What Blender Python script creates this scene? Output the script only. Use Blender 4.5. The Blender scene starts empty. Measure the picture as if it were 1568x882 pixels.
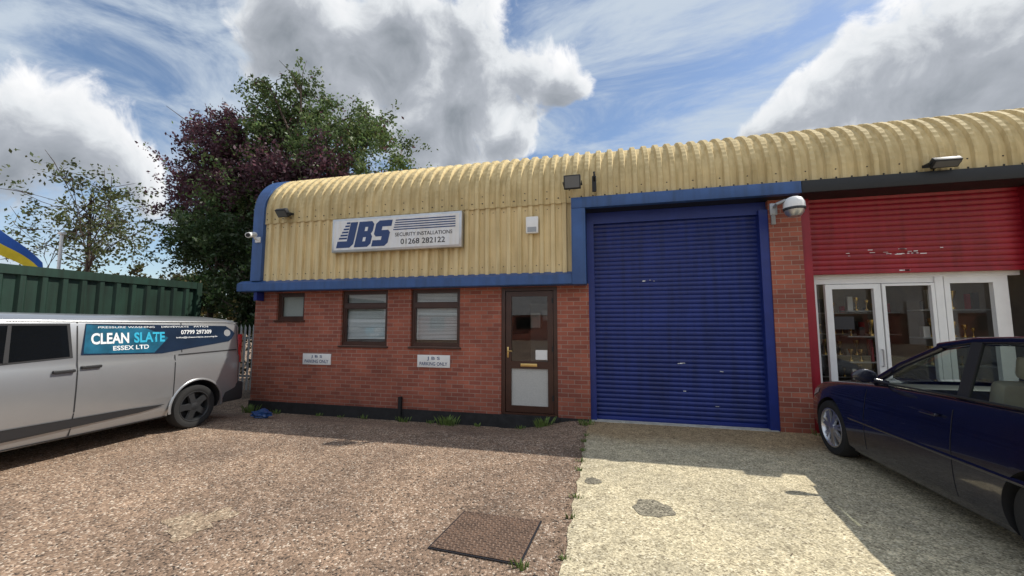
import bpy, bmesh, math, random
import numpy as np
from mathutils import Vector, Matrix, Euler
random.seed(7); rng=np.random.default_rng(11)
S=bpy.context.scene
COL=S.collection
# ---------------------------------------------------------------- materials
def nt(m): return m.node_tree.nodes, m.node_tree.links
def mat(name,col,rough=.6,metal=0,var=.12,vscale=4,bump=0,bscale=80,coat=0,spec=.5,dirt=0,emit=0,streak=0):
    m=bpy.data.materials.new(name); m.use_nodes=True; N,L=nt(m); b=N['Principled BSDF']
    b.inputs['Roughness'].default_value=rough; b.inputs['Metallic'].default_value=metal
    b.inputs['Coat Weight'].default_value=coat; b.inputs['Coat Roughness'].default_value=.04
    b.inputs['Specular IOR Level'].default_value=spec
    c=col
    if var<=0:
        b.inputs['Base Color'].default_value=(*c,1)
        if emit: b.inputs['Emission Color'].default_value=(*c,1); b.inputs['Emission Strength'].default_value=emit
        return m
    tc=N.new('ShaderNodeTexCoord')
    n=N.new('ShaderNodeTexNoise'); n.inputs['Scale'].default_value=vscale; n.inputs['Detail'].default_value=4; n.inputs['Roughness'].default_value=.65
    L.new(tc.outputs['Object'],n.inputs['Vector'])
    r=N.new('ShaderNodeValToRGB'); r.color_ramp.elements[0].position=.3; r.color_ramp.elements[1].position=.7
    r.color_ramp.elements[0].color=(c[0]*(1-var),c[1]*(1-var),c[2]*(1-var),1)
    r.color_ramp.elements[1].color=(min(1,c[0]*(1+var)),min(1,c[1]*(1+var)),min(1,c[2]*(1+var)),1)
    L.new(n.outputs['Fac'],r.inputs['Fac']); out=r.outputs['Color']
    if streak:
        mp=N.new('ShaderNodeMapping'); mp.inputs['Scale'].default_value=(9,9,.7); L.new(tc.outputs['Object'],mp.inputs['Vector'])
        n3=N.new('ShaderNodeTexNoise'); n3.inputs['Scale'].default_value=1.3; n3.inputs['Detail'].default_value=6; L.new(mp.outputs[0],n3.inputs['Vector'])
        r3=N.new('ShaderNodeValToRGB'); r3.color_ramp.elements[0].position=.42; r3.color_ramp.elements[1].position=.72
        r3.color_ramp.elements[0].color=(1,1,1,1); k=1-streak; r3.color_ramp.elements[1].color=(k,k*.95,k*.85,1); L.new(n3.outputs['Fac'],r3.inputs['Fac'])
        mx=N.new('ShaderNodeMix'); mx.data_type='RGBA'; mx.blend_type='MULTIPLY'; mx.inputs[0].default_value=1
        L.new(out,mx.inputs[6]); L.new(r3.outputs[0],mx.inputs[7]); out=mx.outputs[2]
    L.new(out,b.inputs['Base Color'])
    if bump:
        n2=N.new('ShaderNodeTexNoise'); n2.inputs['Scale'].default_value=bscale; n2.inputs['Detail'].default_value=3; L.new(tc.outputs['Object'],n2.inputs['Vector'])
        bp=N.new('ShaderNodeBump'); bp.inputs['Strength'].default_value=bump; bp.inputs['Distance'].default_value=.01
        L.new(n2.outputs['Fac'],bp.inputs['Height']); L.new(bp.outputs[0],b.inputs['Normal'])
    if emit:
        L.new(out,b.inputs['Emission Color']); b.inputs['Emission Strength'].default_value=emit
    return m
def glassmat(name,tint=(.85,.9,.9),f0=.08):
    m=bpy.data.materials.new(name); m.use_nodes=True; N,L=nt(m); N.remove(N['Principled BSDF'])
    t=N.new('ShaderNodeBsdfTransparent'); t.inputs[0].default_value=(*tint,1)
    g=N.new('ShaderNodeBsdfGlossy'); g.inputs['Roughness'].default_value=.01
    lw=N.new('ShaderNodeLayerWeight'); lw.inputs[0].default_value=.5
    pw=N.new('ShaderNodeMath'); pw.operation='POWER'; L.new(lw.outputs['Facing'],pw.inputs[0]); pw.inputs[1].default_value=5
    sc=N.new('ShaderNodeMath'); sc.operation='MULTIPLY_ADD'; L.new(pw.outputs[0],sc.inputs[0]); sc.inputs[1].default_value=1-f0; sc.inputs[2].default_value=f0
    mx=N.new('ShaderNodeMixShader'); L.new(sc.outputs[0],mx.inputs[0]); L.new(t.outputs[0],mx.inputs[1]); L.new(g.outputs[0],mx.inputs[2])
    nn=N.new('ShaderNodeTexNoise'); nn.inputs['Scale'].default_value=1.5; bp=N.new('ShaderNodeBump'); bp.inputs['Strength'].default_value=.05; bp.inputs['Distance'].default_value=.01
    L.new(nn.outputs[0],bp.inputs['Height']); L.new(bp.outputs[0],g.inputs['Normal'])
    L.new(mx.outputs[0],N['Material Output'].inputs[0]); return m
def brickmat():
    m=bpy.data.materials.new('red_brick'); m.use_nodes=True; N,L=nt(m); b=N['Principled BSDF']; b.inputs['Roughness'].default_value=.85
    tc=N.new('ShaderNodeTexCoord'); sx=N.new('ShaderNodeSeparateXYZ'); L.new(tc.outputs['Object'],sx.inputs[0])
    ad=N.new('ShaderNodeMath'); L.new(sx.outputs[0],ad.inputs[0]); L.new(sx.outputs[1],ad.inputs[1])
    cb=N.new('ShaderNodeCombineXYZ'); L.new(ad.outputs[0],cb.inputs[0]); L.new(sx.outputs[2],cb.inputs[1])
    br=N.new('ShaderNodeTexBrick'); L.new(cb.outputs[0],br.inputs['Vector'])
    br.inputs['Scale'].default_value=1; br.inputs['Brick Width'].default_value=.225; br.inputs['Row Height'].default_value=.075
    br.inputs['Mortar Size'].default_value=.006; br.inputs['Mortar Smooth'].default_value=.2; br.inputs['Bias'].default_value=-.1
    br.inputs['Color1'].default_value=(.43,.135,.085,1); br.inputs['Color2'].default_value=(.26,.078,.055,1); br.inputs['Mortar'].default_value=(.38,.26,.21,1)
    n=N.new('ShaderNodeTexNoise'); n.inputs['Scale'].default_value=1.1; n.inputs['Detail'].default_value=8; n.inputs['Roughness'].default_value=.7; L.new(tc.outputs['Object'],n.inputs['Vector'])
    r=N.new('ShaderNodeValToRGB'); r.color_ramp.elements[0].color=(.66,.64,.64,1); r.color_ramp.elements[1].color=(1.18,1.14,1.12,1); r.color_ramp.elements[0].position=.3; r.color_ramp.elements[1].position=.72
    L.new(n.outputs[0],r.inputs[0])
    mx=N.new('ShaderNodeMix'); mx.data_type='RGBA'; mx.blend_type='MULTIPLY'; mx.inputs[0].default_value=1
    L.new(br.outputs['Color'],mx.inputs[6]); L.new(r.outputs[0],mx.inputs[7])
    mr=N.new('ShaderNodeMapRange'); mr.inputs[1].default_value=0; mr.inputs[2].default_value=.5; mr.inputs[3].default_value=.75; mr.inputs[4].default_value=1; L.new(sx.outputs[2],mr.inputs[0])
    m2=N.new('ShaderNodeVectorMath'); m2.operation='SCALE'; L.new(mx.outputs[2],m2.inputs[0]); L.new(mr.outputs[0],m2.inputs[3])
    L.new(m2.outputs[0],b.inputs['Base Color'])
    bp=N.new('ShaderNodeBump'); bp.inputs['Strength'].default_value=.6; bp.inputs['Distance'].default_value=.006; bp.invert=True
    L.new(br.outputs['Fac'],bp.inputs['Height']); L.new(bp.outputs[0],b.inputs['Normal']); return m
def groundmat(name,base,dark,light,scale,bstr,stain=.3,tint=(1,1,1),wear=False):
    m=bpy.data.materials.new(name); m.use_nodes=True; N,L=nt(m); b=N['Principled BSDF']; b.inputs['Roughness'].default_value=.9; b.inputs['Specular IOR Level'].default_value=.25
    tc=N.new('ShaderNodeTexCoord')
    v=N.new('ShaderNodeTexVoronoi'); v.inputs['Scale'].default_value=scale; L.new(tc.outputs['Object'],v.inputs['Vector'])
    hs=N.new('ShaderNodeSeparateColor'); L.new(v.outputs['Color'],hs.inputs[0])
    r=N.new('ShaderNodeValToRGB'); e=r.color_ramp.elements; e[0].position=0; e[0].color=(*dark,1); e[1].position=1; e[1].color=(*light,1)
    a=e.new(.22); a.color=(*[x*.75 for x in base],1); a=e.new(.6); a.color=(*base,1); a=e.new(.85); a.color=(*[min(1,x*1.3) for x in base],1)
    L.new(hs.outputs[0],r.inputs[0])
    v2=N.new('ShaderNodeTexNoise'); v2.inputs['Scale'].default_value=7; v2.inputs['Detail'].default_value=6; v2.inputs['Roughness'].default_value=.75; L.new(tc.outputs['Object'],v2.inputs['Vector'])
    r2=N.new('ShaderNodeValToRGB'); r2.color_ramp.elements[0].position=.36; r2.color_ramp.elements[1].position=.64; r2.color_ramp.elements[0].color=(.75,.75,.75,1); r2.color_ramp.elements[1].color=(1.18,1.18,1.18,1); L.new(v2.outputs[0],r2.inputs[0])
    m1=N.new('ShaderNodeMix'); m1.data_type='RGBA'; m1.blend_type='MULTIPLY'; m1.inputs[0].default_value=1; L.new(r.outputs[0],m1.inputs[6]); L.new(r2.outputs[0],m1.inputs[7])
    n=N.new('ShaderNodeTexNoise'); n.inputs['Scale'].default_value=.62; n.inputs['Detail'].default_value=7; n.inputs['Roughness'].default_value=.6; L.new(tc.outputs['Object'],n.inputs['Vector'])
    r3=N.new('ShaderNodeValToRGB'); r3.color_ramp.elements[0].position=.33; r3.color_ramp.elements[1].position=.66
    r3.color_ramp.elements[0].color=(1-stain,1-stain,1-stain,1); r3.color_ramp.elements[1].color=(1.16*tint[0],1.14*tint[1],1.08*tint[2],1); L.new(n.outputs[0],r3.inputs[0])
    m3=N.new('ShaderNodeMix'); m3.data_type='RGBA'; m3.blend_type='MULTIPLY'; m3.inputs[0].default_value=1; L.new(m1.outputs[2],m3.inputs[6]); L.new(r3.outputs[0],m3.inputs[7])
    out=m3.outputs[2]
    if wear: # rusty, dirty run-off zone close to the door
        sx=N.new('ShaderNodeSeparateXYZ'); L.new(tc.outputs['Object'],sx.inputs[0])
        ad=N.new('ShaderNodeMath'); ad.operation='MULTIPLY_ADD'; L.new(n.outputs[0],ad.inputs[0]); ad.inputs[1].default_value=1.6; L.new(sx.outputs[1],ad.inputs[2])
        mr=N.new('ShaderNodeMapRange'); mr.inputs[1].default_value=-.6; mr.inputs[2].default_value=.35; mr.interpolation_type='SMOOTHSTEP'; mr.inputs[4].default_value=.85; L.new(ad.outputs[0],mr.inputs[0])
        m4=N.new('ShaderNodeMix'); m4.data_type='RGBA'; m4.blend_type='MULTIPLY'; L.new(mr.outputs[0],m4.inputs[0]); L.new(out,m4.inputs[6]); m4.inputs[7].default_value=(.62,.50,.40,1); out=m4.outputs[2]
    L.new(out,b.inputs['Base Color'])
    bp=N.new('ShaderNodeBump'); bp.inputs['Strength'].default_value=bstr; bp.inputs['Distance'].default_value=.012; bp.invert=True
    L.new(v.outputs['Distance'],bp.inputs['Height'])
    L.new(bp.outputs[0],b.inputs['Normal']); return m
def shuttermat(name,col,wear=.75):
    m=mat(name,col,rough=.42,var=.18,vscale=1.5,streak=.25); N,L=nt(m); b=N['Principled BSDF']
    src=b.inputs['Base Color'].links[0].from_socket
    tc=N.new('ShaderNodeTexCoord'); mp=N.new('ShaderNodeMapping'); mp.inputs['Scale'].default_value=(5,5,34); L.new(tc.outputs['Object'],mp.inputs[0])
    n=N.new('ShaderNodeTexNoise'); n.inputs['Scale'].default_value=1.0; n.inputs['Detail'].default_value=3; L.new(mp.outputs[0],n.inputs['Vector'])
    r=N.new('ShaderNodeValToRGB'); r.color_ramp.elements[0].position=wear; r.color_ramp.elements[1].position=wear+.02; L.new(n.outputs[0],r.inputs[0])
    mx=N.new('ShaderNodeMix'); mx.data_type='RGBA'; L.new(r.outputs[0],mx.inputs[0]); L.new(src,mx.inputs[6]); mx.inputs[7].default_value=(.5,.47,.5,1)
    L.new(mx.outputs[2],b.inputs['Base Color']); return m
def leafmat(name):
    m=bpy.data.materials.new(name); m.use_nodes=True; N,L=nt(m); N.remove(N['Principled BSDF'])
    a=N.new('ShaderNodeAttribute'); a.attribute_name='leafcol'
    d=N.new('ShaderNodeBsdfDiffuse'); t=N.new('ShaderNodeBsdfTranslucent'); g=N.new('ShaderNodeBsdfGlossy'); g.inputs['Roughness'].default_value=.45; g.inputs[0].default_value=(.5,.5,.5,1)
    L.new(a.outputs['Color'],d.inputs[0]); L.new(a.outputs['Color'],t.inputs[0])
    mx=N.new('ShaderNodeMixShader'); mx.inputs[0].default_value=.4; L.new(d.outputs[0],mx.inputs[1]); L.new(t.outputs[0],mx.inputs[2])
    m2=N.new('ShaderNodeMixShader'); m2.inputs[0].default_value=.05; L.new(mx.outputs[0],m2.inputs[1]); L.new(g.outputs[0],m2.inputs[2])
    L.new(m2.outputs[0],N['Material Output'].inputs[0]); return m
M={}
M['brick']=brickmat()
M['yellow']=mat('yellow_cladding',(.72,.575,.32),rough=.6,var=.10,vscale=1.3,streak=.28,spec=.3)
M['yellowroof']=mat('yellow_roof_sheet',(.64,.515,.285),rough=.8,var=.14,vscale=1.6,streak=.28,spec=.15)
M['blue']=mat('blue_trim_paint',(.035,.095,.27),rough=.45,var=.15,vscale=3,streak=.2)
M['bluedoor']=shuttermat('blue_shutter_paint',(.014,.030,.185),.81)
M['redshut']=shuttermat('red_shutter_paint',(.29,.009,.022),.80)
M['navyguide']=mat('blue_guide_paint',(.012,.028,.19),rough=.4)
M['black']=mat('black_paint',(.012,.013,.015),rough=.55)
M['plinth']=mat('bitumen_plinth',(.018,.018,.02),rough=.8,var=.4,vscale=6,bump=.5)
M['brown']=mat('brown_frame',(.055,.022,.014),rough=.35,var=.2)
M['white']=mat('white_plastic',(.82,.82,.81),rough=.4,var=.04)
M['signwhite']=mat('sign_face',(.76,.77,.79),rough=.35,var=.05,streak=.08)
M['silver']=mat('aluminium',(.55,.56,.57),rough=.35,metal=.8)
M['navy']=mat('navy_vinyl',(.015,.045,.16),rough=.4,var=0)
M['ink']=mat('black_ink',(.02,.02,.025),rough=.5,var=0)
M['glass']=glassmat('window_glass',(.88,.92,.92),.13)
M['shopglass']=glassmat('shop_glass',(.85,.88,.88),.06)
M['carglass']=glassmat('car_glass',(.66,.72,.69),.07)
M['dark']=mat('dark_interior',(.03,.03,.03),rough=.9)
M['inner']=mat('interior_wall',(.15,.135,.12),rough=.9)
M['blind']=mat('blind_slat',(.80,.80,.79),rough=.6,var=0)
M['net']=mat('net_panel',(.5,.5,.48),rough=.8,var=.1,vscale=60)
M['brass']=mat('brass',(.7,.5,.2),rough=.3,metal=.9)
M['green']=mat('container_green',(.012,.038,.025),rough=.5,var=.3,vscale=1.2,streak=.4)
M['galv']=mat('galvanised_steel',(.34,.35,.36),rough=.5,metal=.5)
M['bark']=mat('bark',(.07,.05,.04),rough=.95,var=.4,vscale=8,bump=.8,bscale=20)
M['leaf']=leafmat('leaves')
M['rust']=mat('rusty_iron',(.11,.065,.042),rough=.75,var=.45,vscale=9,bump=.6,bscale=60)
M['tread']=mat('worn_iron_tread',(.21,.14,.10),rough=.65,var=.3,vscale=12)
M['tarmac']=groundmat('pink_aggregate_tarmac',(.31,.215,.155),(.045,.038,.034),(.68,.58,.48),72,.55,.34)
M['conc']=groundmat('concrete',(.56,.49,.34),(.22,.18,.12),(.80,.73,.56),85,.25,.2,wear=True)
M['patch']=groundmat('oil_patch',(.24,.22,.17),(.06,.05,.04),(.45,.4,.32),80,.4,.3)
M['sand']=groundmat('sandy_residue',(.38,.285,.20),(.12,.09,.06),(.7,.6,.45),70,.4,.2)
M['sill']=mat('concrete_threshold',(.5,.48,.43),rough=.9,var=.3,vscale=7,bump=.4)
M['vanpaint']=mat('silver_van_paint',(.38,.39,.40),rough=.30,metal=.6,var=.02,coat=.6)
M['carpaint']=mat('dark_blue_car_paint',(.002,.003,.018),rough=.25,metal=0,var=.05,coat=1)
M['tyre']=mat('tyre_rubber',(.018,.018,.018),rough=.85,var=.2,bump=.3)
M['plastic']=mat('black_trim_plastic',(.02,.02,.022),rough=.6,var=0)
M['alloy']=mat('alloy_wheel',(.62,.63,.65),rough=.28,metal=.9,var=.03)
M['darkrim']=mat('dark_wheel',(.05,.052,.055),rough=.4,metal=.5)
M['darkglass']=mat('tinted_glass',(.006,.007,.008),rough=.04,var=0,spec=.25)
M['cream']=mat('cream_leather',(.48,.41,.30),rough=.55)
M['lamp']=mat('lamp_glass',(.35,.36,.36),rough=.15)
M['floodlens']=mat('flood_lens',(.12,.12,.12),rough=.1,var=0)
M['redlamp']=mat('red_lamp',(.35,.01,.01),rough=.15,coat=1)
M['bag']=mat('blue_polythene',(.02,.06,.18),rough=.35)
M['flagb']=mat('flag_blue',(.02,.10,.42),rough=.8); M['flagy']=mat('flag_yellow',(.75,.55,.03),rough=.8)
M['teal']=mat('van_vinyl_cyan',(.04,.42,.62),rough=.35,var=0); M['vinyldark']=mat('van_vinyl_dark',(.008,.02,.045),rough=.3,var=.3,vscale=2)
M['vinylwhite']=mat('van_vinyl_white',(.8,.82,.83),rough=.35,var=0)
M['shoplight']=mat('shop_strip_light',(1,.85,.6),emit=7,var=0)
M['gold']=mat('trophy_gold',(.75,.52,.18),rough=.25,metal=.9,var=0)
M['grey']=mat('grey_cladding',(.55,.57,.58),rough=.6)
# ---------------------------------------------------------------- helpers
def link(o,parent=None):
    COL.objects.link(o)
    if parent is not None: o.parent=parent
    return o
def empty(name):
    o=bpy.data.objects.new(name,None); COL.objects.link(o); o.empty_display_size=.3; return o
def fin(me,ang=None):
    if ang is None: return
    bm=bmesh.new(); bm.from_mesh(me)
    for f in bm.faces: f.smooth=True
    for e in bm.edges:
        if len(e.link_faces)==2:
            e.smooth = e.calc_face_angle(0) < math.radians(ang)
        else: e.smooth=False
    bm.to_mesh(me); bm.free()
def mesh(name,V,F,m,parent=None,ang=None,mats=None):
    me=bpy.data.meshes.new(name); me.from_pydata([tuple(v) for v in V],[],[tuple(f) for f in F]); me.update()
    if mats:
        for k in mats: me.materials.append(k)
    else: me.materials.append(m)
    bm=bmesh.new(); bm.from_mesh(me); bmesh.ops.recalc_face_normals(bm,faces=bm.faces); bm.to_mesh(me); bm.free()
    fin(me,ang); o=bpy.data.objects.new(name,me); return link(o,parent)
def box(name,x0,x1,y0,y1,z0,z1,m,parent=None,bev=0):
    bm=bmesh.new(); bmesh.ops.create_cube(bm,size=1)
    for v in bm.verts: v.co=Vector(((x0+x1)/2+v.co.x*(x1-x0),(y0+y1)/2+v.co.y*(y1-y0),(z0+z1)/2+v.co.z*(z1-z0)))
    if bev: bmesh.ops.bevel(bm,geom=bm.edges[:],offset=bev,segments=2,affect='EDGES',profile=.5)
    me=bpy.data.meshes.new(name); bm.to_mesh(me); bm.free(); me.materials.append(m)
    if bev: fin(me,35)
    return link(bpy.data.objects.new(name,me),parent)
def boxes(name,lst,m,parent=None):
    V=[];F=[]
    for (x0,x1,y0,y1,z0,z1) in lst:
        b=len(V); V+=[(x0,y0,z0),(x1,y0,z0),(x1,y1,z0),(x0,y1,z0),(x0,y0,z1),(x1,y0,z1),(x1,y1,z1),(x0,y1,z1)]
        F+=[(b,b+3,b+2,b+1),(b+4,b+5,b+6,b+7),(b,b+1,b+5,b+4),(b+1,b+2,b+6,b+5),(b+2,b+3,b+7,b+6),(b+3,b,b+4,b+7)]
    return mesh(name,V,F,m,parent)
def pane(name,x0,x1,y,z0,z1,m,parent): return mesh(name,[(x0,y,z0),(x1,y,z0),(x1,y,z1),(x0,y,z1)],[(0,1,2,3)],m,parent)
def frame_of(d):
    d=d.normalized(); a=Vector((0,0,1)) if abs(d.z)<.9 else Vector((1,0,0)); u=d.cross(a).normalized(); return u,d.cross(u)
def tube_geo(pts,rad,n=8,V=None,F=None,cap=True):
    V=[] if V is None else V; F=[] if F is None else F; b0=len(V); P=[Vector(p) for p in pts]
    for i,p in enumerate(P):
        d=(P[min(i+1,len(P)-1)]-P[max(i-1,0)]); u,w=frame_of(d)
        for k in range(n):
            a=2*math.pi*k/n; V.append(tuple(p+(u*math.cos(a)+w*math.sin(a))*rad[i]))
    for i in range(len(P)-1):
        for k in range(n):
            a=b0+i*n+k; c=b0+i*n+(k+1)%n; F.append((a,c,c+n,a+n))
    if cap: F.append(tuple(b0+k for k in range(n))); F.append(tuple(b0+(len(P)-1)*n+k for k in range(n)))
    return V,F
def tube(name,pts,r,m,parent=None,n=10,ang=50):
    rad=r if isinstance(r,(list,tuple)) else [r]*len(pts)
    V,F=tube_geo(pts,rad,n); return mesh(name,V,F,m,parent,ang)
def lathe(name,prof,c,axis,m,parent=None,n=40,ang=35):
    c=Vector(c); ax=Vector(axis).normalized(); u,w=frame_of(ax); V=[];F=[]
    for (a,r) in prof:
        for k in range(n):
            t=2*math.pi*k/n; V.append(tuple(c+ax*a+(u*math.cos(t)+w*math.sin(t))*r))
    for i in range(len(prof)-1):
        for k in range(n):
            p=i*n+k; q=i*n+(k+1)%n; F.append((p,q,q+n,p+n))
    return mesh(name,V,F,m,parent,ang)
def text(name,body,x0,x1,z0,z1,m,parent,plane='front',pos=0,off=0,shear=0):
    cu=bpy.data.curves.new(name,'FONT'); cu.body=body; cu.size=1; cu.offset=off; cu.shear=shear; cu.extrude=0; cu.resolution_u=4
    o=bpy.data.objects.new(name+'_tmp',cu); COL.objects.link(o); bpy.context.view_layer.update()
    dg=bpy.context.evaluated_depsgraph_get(); me=bpy.data.meshes.new_from_object(o.evaluated_get(dg)); bpy.data.objects.remove(o)
    co=np.array([v.co for v in me.vertices]); mn=co.min(0); mx=co.max(0)
    for v in me.vertices:
        a=x0+(v.co.x-mn[0])/(mx[0]-mn[0])*(x1-x0); z=z0+(v.co.y-mn[1])/(mx[1]-mn[1])*(z1-z0)
        if plane=='front': v.co=(a,pos,z)
        else: v.co=(pos(z),a,z)
    me.materials.clear(); me.materials.append(m); me.name=name
    return link(bpy.data.objects.new(name,me),parent)
def cr(P,n):
    P=np.array(P,float); k=len(P); out=[]
    t=np.linspace(0,k-1-1e-9,n)
    for u in t:
        i=int(u); f=u-i; p0=P[max(i-1,0)];p1=P[i];p2=P[min(i+1,k-1)];p3=P[min(i+2,k-1)]
        out.append(.5*((2*p1)+(-p0+p2)*f+(2*p0-5*p1+4*p2-p3)*f*f+(-p0+3*p1-3*p2+p3)*f**3))
    return np.array(out)
def boolcut(o,cutters):
    for c in cutters:
        md=o.modifiers.new('b','BOOLEAN'); md.object=c; md.operation='DIFFERENCE'; md.solver='EXACT'
    bpy.context.view_layer.update(); dg=bpy.context.evaluated_depsgraph_get()
    me=bpy.data.meshes.new_from_object(o.evaluated_get(dg)); o.modifiers.clear(); o.data=me
    for c in cutters: bpy.data.objects.remove(c)
# ---------------------------------------------------------------- ground
def gh(x,y):
    def ss(a,b,t):
        t=max(0,min(1,(t-a)/(b-a))); return t*t*(3-2*t)
    return -.19*ss(-1.4,-.05,y)*ss(-.45,-1.7,x) if x<-.45 else 0
xs=sorted(set([-600,-200,-80,-40,-25,-16]+[round(-12+.3*i,2) for i in range(40)]+[0,2,6,12,20,40,80,200,600]))
ys=sorted(set([-600,-200,-80,-40,-20,-10,-6,-4,-3,-2]+[round(-1.5+.1*i,2) for i in range(16)]+[.05,2,5,10,20,40,80,200,600]))
V=[(x,y,gh(x,y)) for y in ys for x in xs]; nx=len(xs)
F=[(j*nx+i,j*nx+i+1,(j+1)*nx+i+1,(j+1)*nx+i) for j in range(len(ys)-1) for i in range(nx-1)]
mesh('ground',V,F,M['tarmac'],None,60)
n=120; Lx=[(-.33+.012*math.sin(i*1.7)+.01*random.uniform(-1,1), .18-(i/n)*16) for i in range(n+1)]
V=[(x,y,.006) for x,y in Lx]+[(16,y,.006) for x,y in Lx]+[(x,y,-.03) for x,y in Lx]
F=[(i,i+1,n+1+i+1,n+1+i) for i in range(n)]+[(i,2*(n+1)+i,2*(n+1)+i+1,i+1) for i in range(n)]
mesh('concrete_apron',V,F,M['conc'])
def blob(name,cx,cy,r,m,z,parent=None,sy=1,n=40,jit=.09):
    V=[(cx,cy,z)]; ph=random.random()*6
    for k in range(n):
        t=2*math.pi*k/n; rr=r*(1+jit*math.sin(3*t+ph)+jit*.6*math.sin(7*t+2*ph)+random.uniform(-jit,jit)*.4); V.append((cx+rr*math.cos(t),cy+rr*sy*math.sin(t),z))
    return mesh(name,V,[(0,1+k,1+(k+1)%n) for k in range(n)],m,parent)
blob('oil_stain',.36,-3.06,.17,M['patch'],.010); blob('oil_stain',-.18,-2.57,.085,M['patch'],.010)
blob('sandy_residue',-3.35,-4.2,.22,M['sand'],.004,jit=.3); 
# ---------------------------------------------------------------- building : warehouse unit
B=empty('warehouse_unit'); NB=empty('shop_unit')
def wall(name,x0,x1,z0,z1,y,depth,openings,m,parent):
    X=sorted({x0,x1,*[o[0] for o in openings],*[o[1] for o in openings]}); Z=sorted({z0,z1,*[o[2] for o in openings],*[o[3] for o in openings]})
    V=[];F=[]
    def q(*p):
        b=len(V); V.extend(p); F.append((b,b+1,b+2,b+3))
    for i in range(len(X)-1):
        for j in range(len(Z)-1):
            cx=(X[i]+X[i+1])/2; cz=(Z[j]+Z[j+1])/2
            if any(o[0]<cx<o[1] and o[2]<cz<o[3] for o in openings): continue
            for yy in (y,y+depth): q((X[i],yy,Z[j]),(X[i+1],yy,Z[j]),(X[i+1],yy,Z[j+1]),(X[i],yy,Z[j+1]))
    for o in openings:
        a,b,c,d=o; q((a,y,c),(a,y+depth,c),(a,y+depth,d),(a,y,d)); q((b,y,c),(b,y+depth,c),(b,y+depth,d),(b,y,d))
        q((a,y,c),(b,y,c),(b,y+depth,c),(a,y+depth,c)); q((a,y,d),(b,y,d),(b,y+depth,d),(a,y+depth,d))
    q((x0,y,z0),(x0,y+depth,z0),(x0,y+depth,z1),(x0,y,z1)); q((x1,y,z0),(x1,y+depth,z0),(x1,y+depth,z1),(x1,y,z1))
    me=bpy.data.meshes.new(name); me.from_pydata(V,[],F); me.materials.append(m); return link(bpy.data.objects.new(name,me),parent)
W1=(-6.80,-6.11,1.71,2.28); W2=(-5.22,-4.18,1.20,2.30); W3=(-3.68,-2.67,1.20,2.30); DR=(-1.87,-.85,0.05,2.30)
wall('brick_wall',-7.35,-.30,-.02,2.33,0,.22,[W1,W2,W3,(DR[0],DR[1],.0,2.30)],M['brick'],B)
boxes('plinth',[(-7.37,DR[0]-.02,-.02,.1,-.35,.03),(DR[1]+.02,-.30,-.02,.1,-.35,.03)],M['plinth'],B)
box('door_step',DR[0]-.02,DR[1]+.02,-.06,.22,-.3,.035,M['plinth'],B)
boxes('gable_wall',[(-7.35,-7.13,.22,14,-.3,2.33)],M['brick'],B)
boxes('rear_wall',[(-7.35,14,14,14.2,-.3,4.9)],M['brick'],B)
boxes('party_wall',[(2.53,2.98,.0,14,-.05,3.6)],M['brick'],B)
boxes('inner_partition',[(-7.1,-.32,2.6,2.7,0,4.5),(-.31,-.29,.23,14,0,4.5)],M['inner'],B)
ZC=3.99;R=.9;Y0=-.15
def prof_pts(zs,step_arc=3.0,yend=14.0,lin=6):
    P=[]
    for i in range(lin+1):
        z=zs+(ZC-zs)*i/lin; P.append((Y0,z,-1,0,0))
    na=int(90/step_arc)
    for i in range(1,na+1):
        a=math.radians(90*i/na); P.append((Y0+R-R*math.cos(a),ZC+R*math.sin(a),-math.cos(a),math.sin(a),1 if i%2 else 0))
    P.append((3,ZC+R,0,1,0)); 
    if yend>3: P.append((yend,ZC+R,0,1,0))
    return P
def ribx(x0,x1,p,top,side):
    out=[];x=x0
    while x<x1-1e-6:
        out+=[(x,0),(x+p-top-2*side,0),(x+p-top-side,1),(x+p-side,1)]; x+=p
    out.append((x,0)); return [(min(a,x1),h) for a,h in out]
def sheet(name,x0,x1,P,p,top,side,depth,m,parent,crimp=.004,base=0):
    X=ribx(x0,x1,p,top,side); V=[];F=[];n=len(X)
    for (y,z,ny,nz,c) in P:
        for (x,h) in X:
            o=base+h*depth+(crimp*c if h else crimp*.2*c); V.append((x,y+ny*o,z+nz*o))
    for j in range(len(P)-1):
        for i in range(n-1): a=j*n+i; F.append((a,a+1,a+n+1,a+n))
    return mesh(name,V,F,m,parent)
sheet('curved_roof_sheets',-7.04,14,prof_pts(3.74),.2,.065,.022,.040,M['yellowroof'],B,base=.016,crimp=.005)
sheet('wall_cladding',-7.04,-.54,[(Y0+.014,2.5,-1,0,0),(Y0+.014,3.80,-1,0,0)],.2,.065,.018,.050,M['yellow'],B)
P=prof_pts(2.53,6,14); V=[];F=[]
for (y,z,ny,nz,c) in P:
    for (x,o) in ((-7.04,-.02),(-7.04,.066),(-7.30,.066),(-7.30,-.35)):
        V.append((x,y+ny*o,z+nz*o))
for j in range(len(P)-1):
    for i in range(3): a=j*4+i; F.append((a,a+1,a+5,a+4))
mesh('gable_edging',V,F,M['blue'],B)
V=[(-7.27,14,2.33),(-7.27,-.14,2.33)]+[(-7.27,y-ny*.02,z-nz*.02) for (y,z,ny,nz,c) in P]; 
mesh('gable_cladding',V,[tuple(range(len(V)))],M['blue'],B)
V=[];F=[]
def bolt(x,y,z,r=.011):
    b=len(V)
    for k in range(6): t=math.pi/3*k; V.append((x+r*math.cos(t),y,z+r*math.sin(t)))
    for k in range(6): t=math.pi/3*k; V.append((x+r*.6*math.cos(t),y-.01,z+r*.6*math.sin(t)))
    F.append(tuple(b+6+k for k in range(6)))
    for k in range(6): F.append((b+k,b+(k+1)%6,b+6+(k+1)%6,b+6+k))
i=0
x=-7.04+.0475
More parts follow.
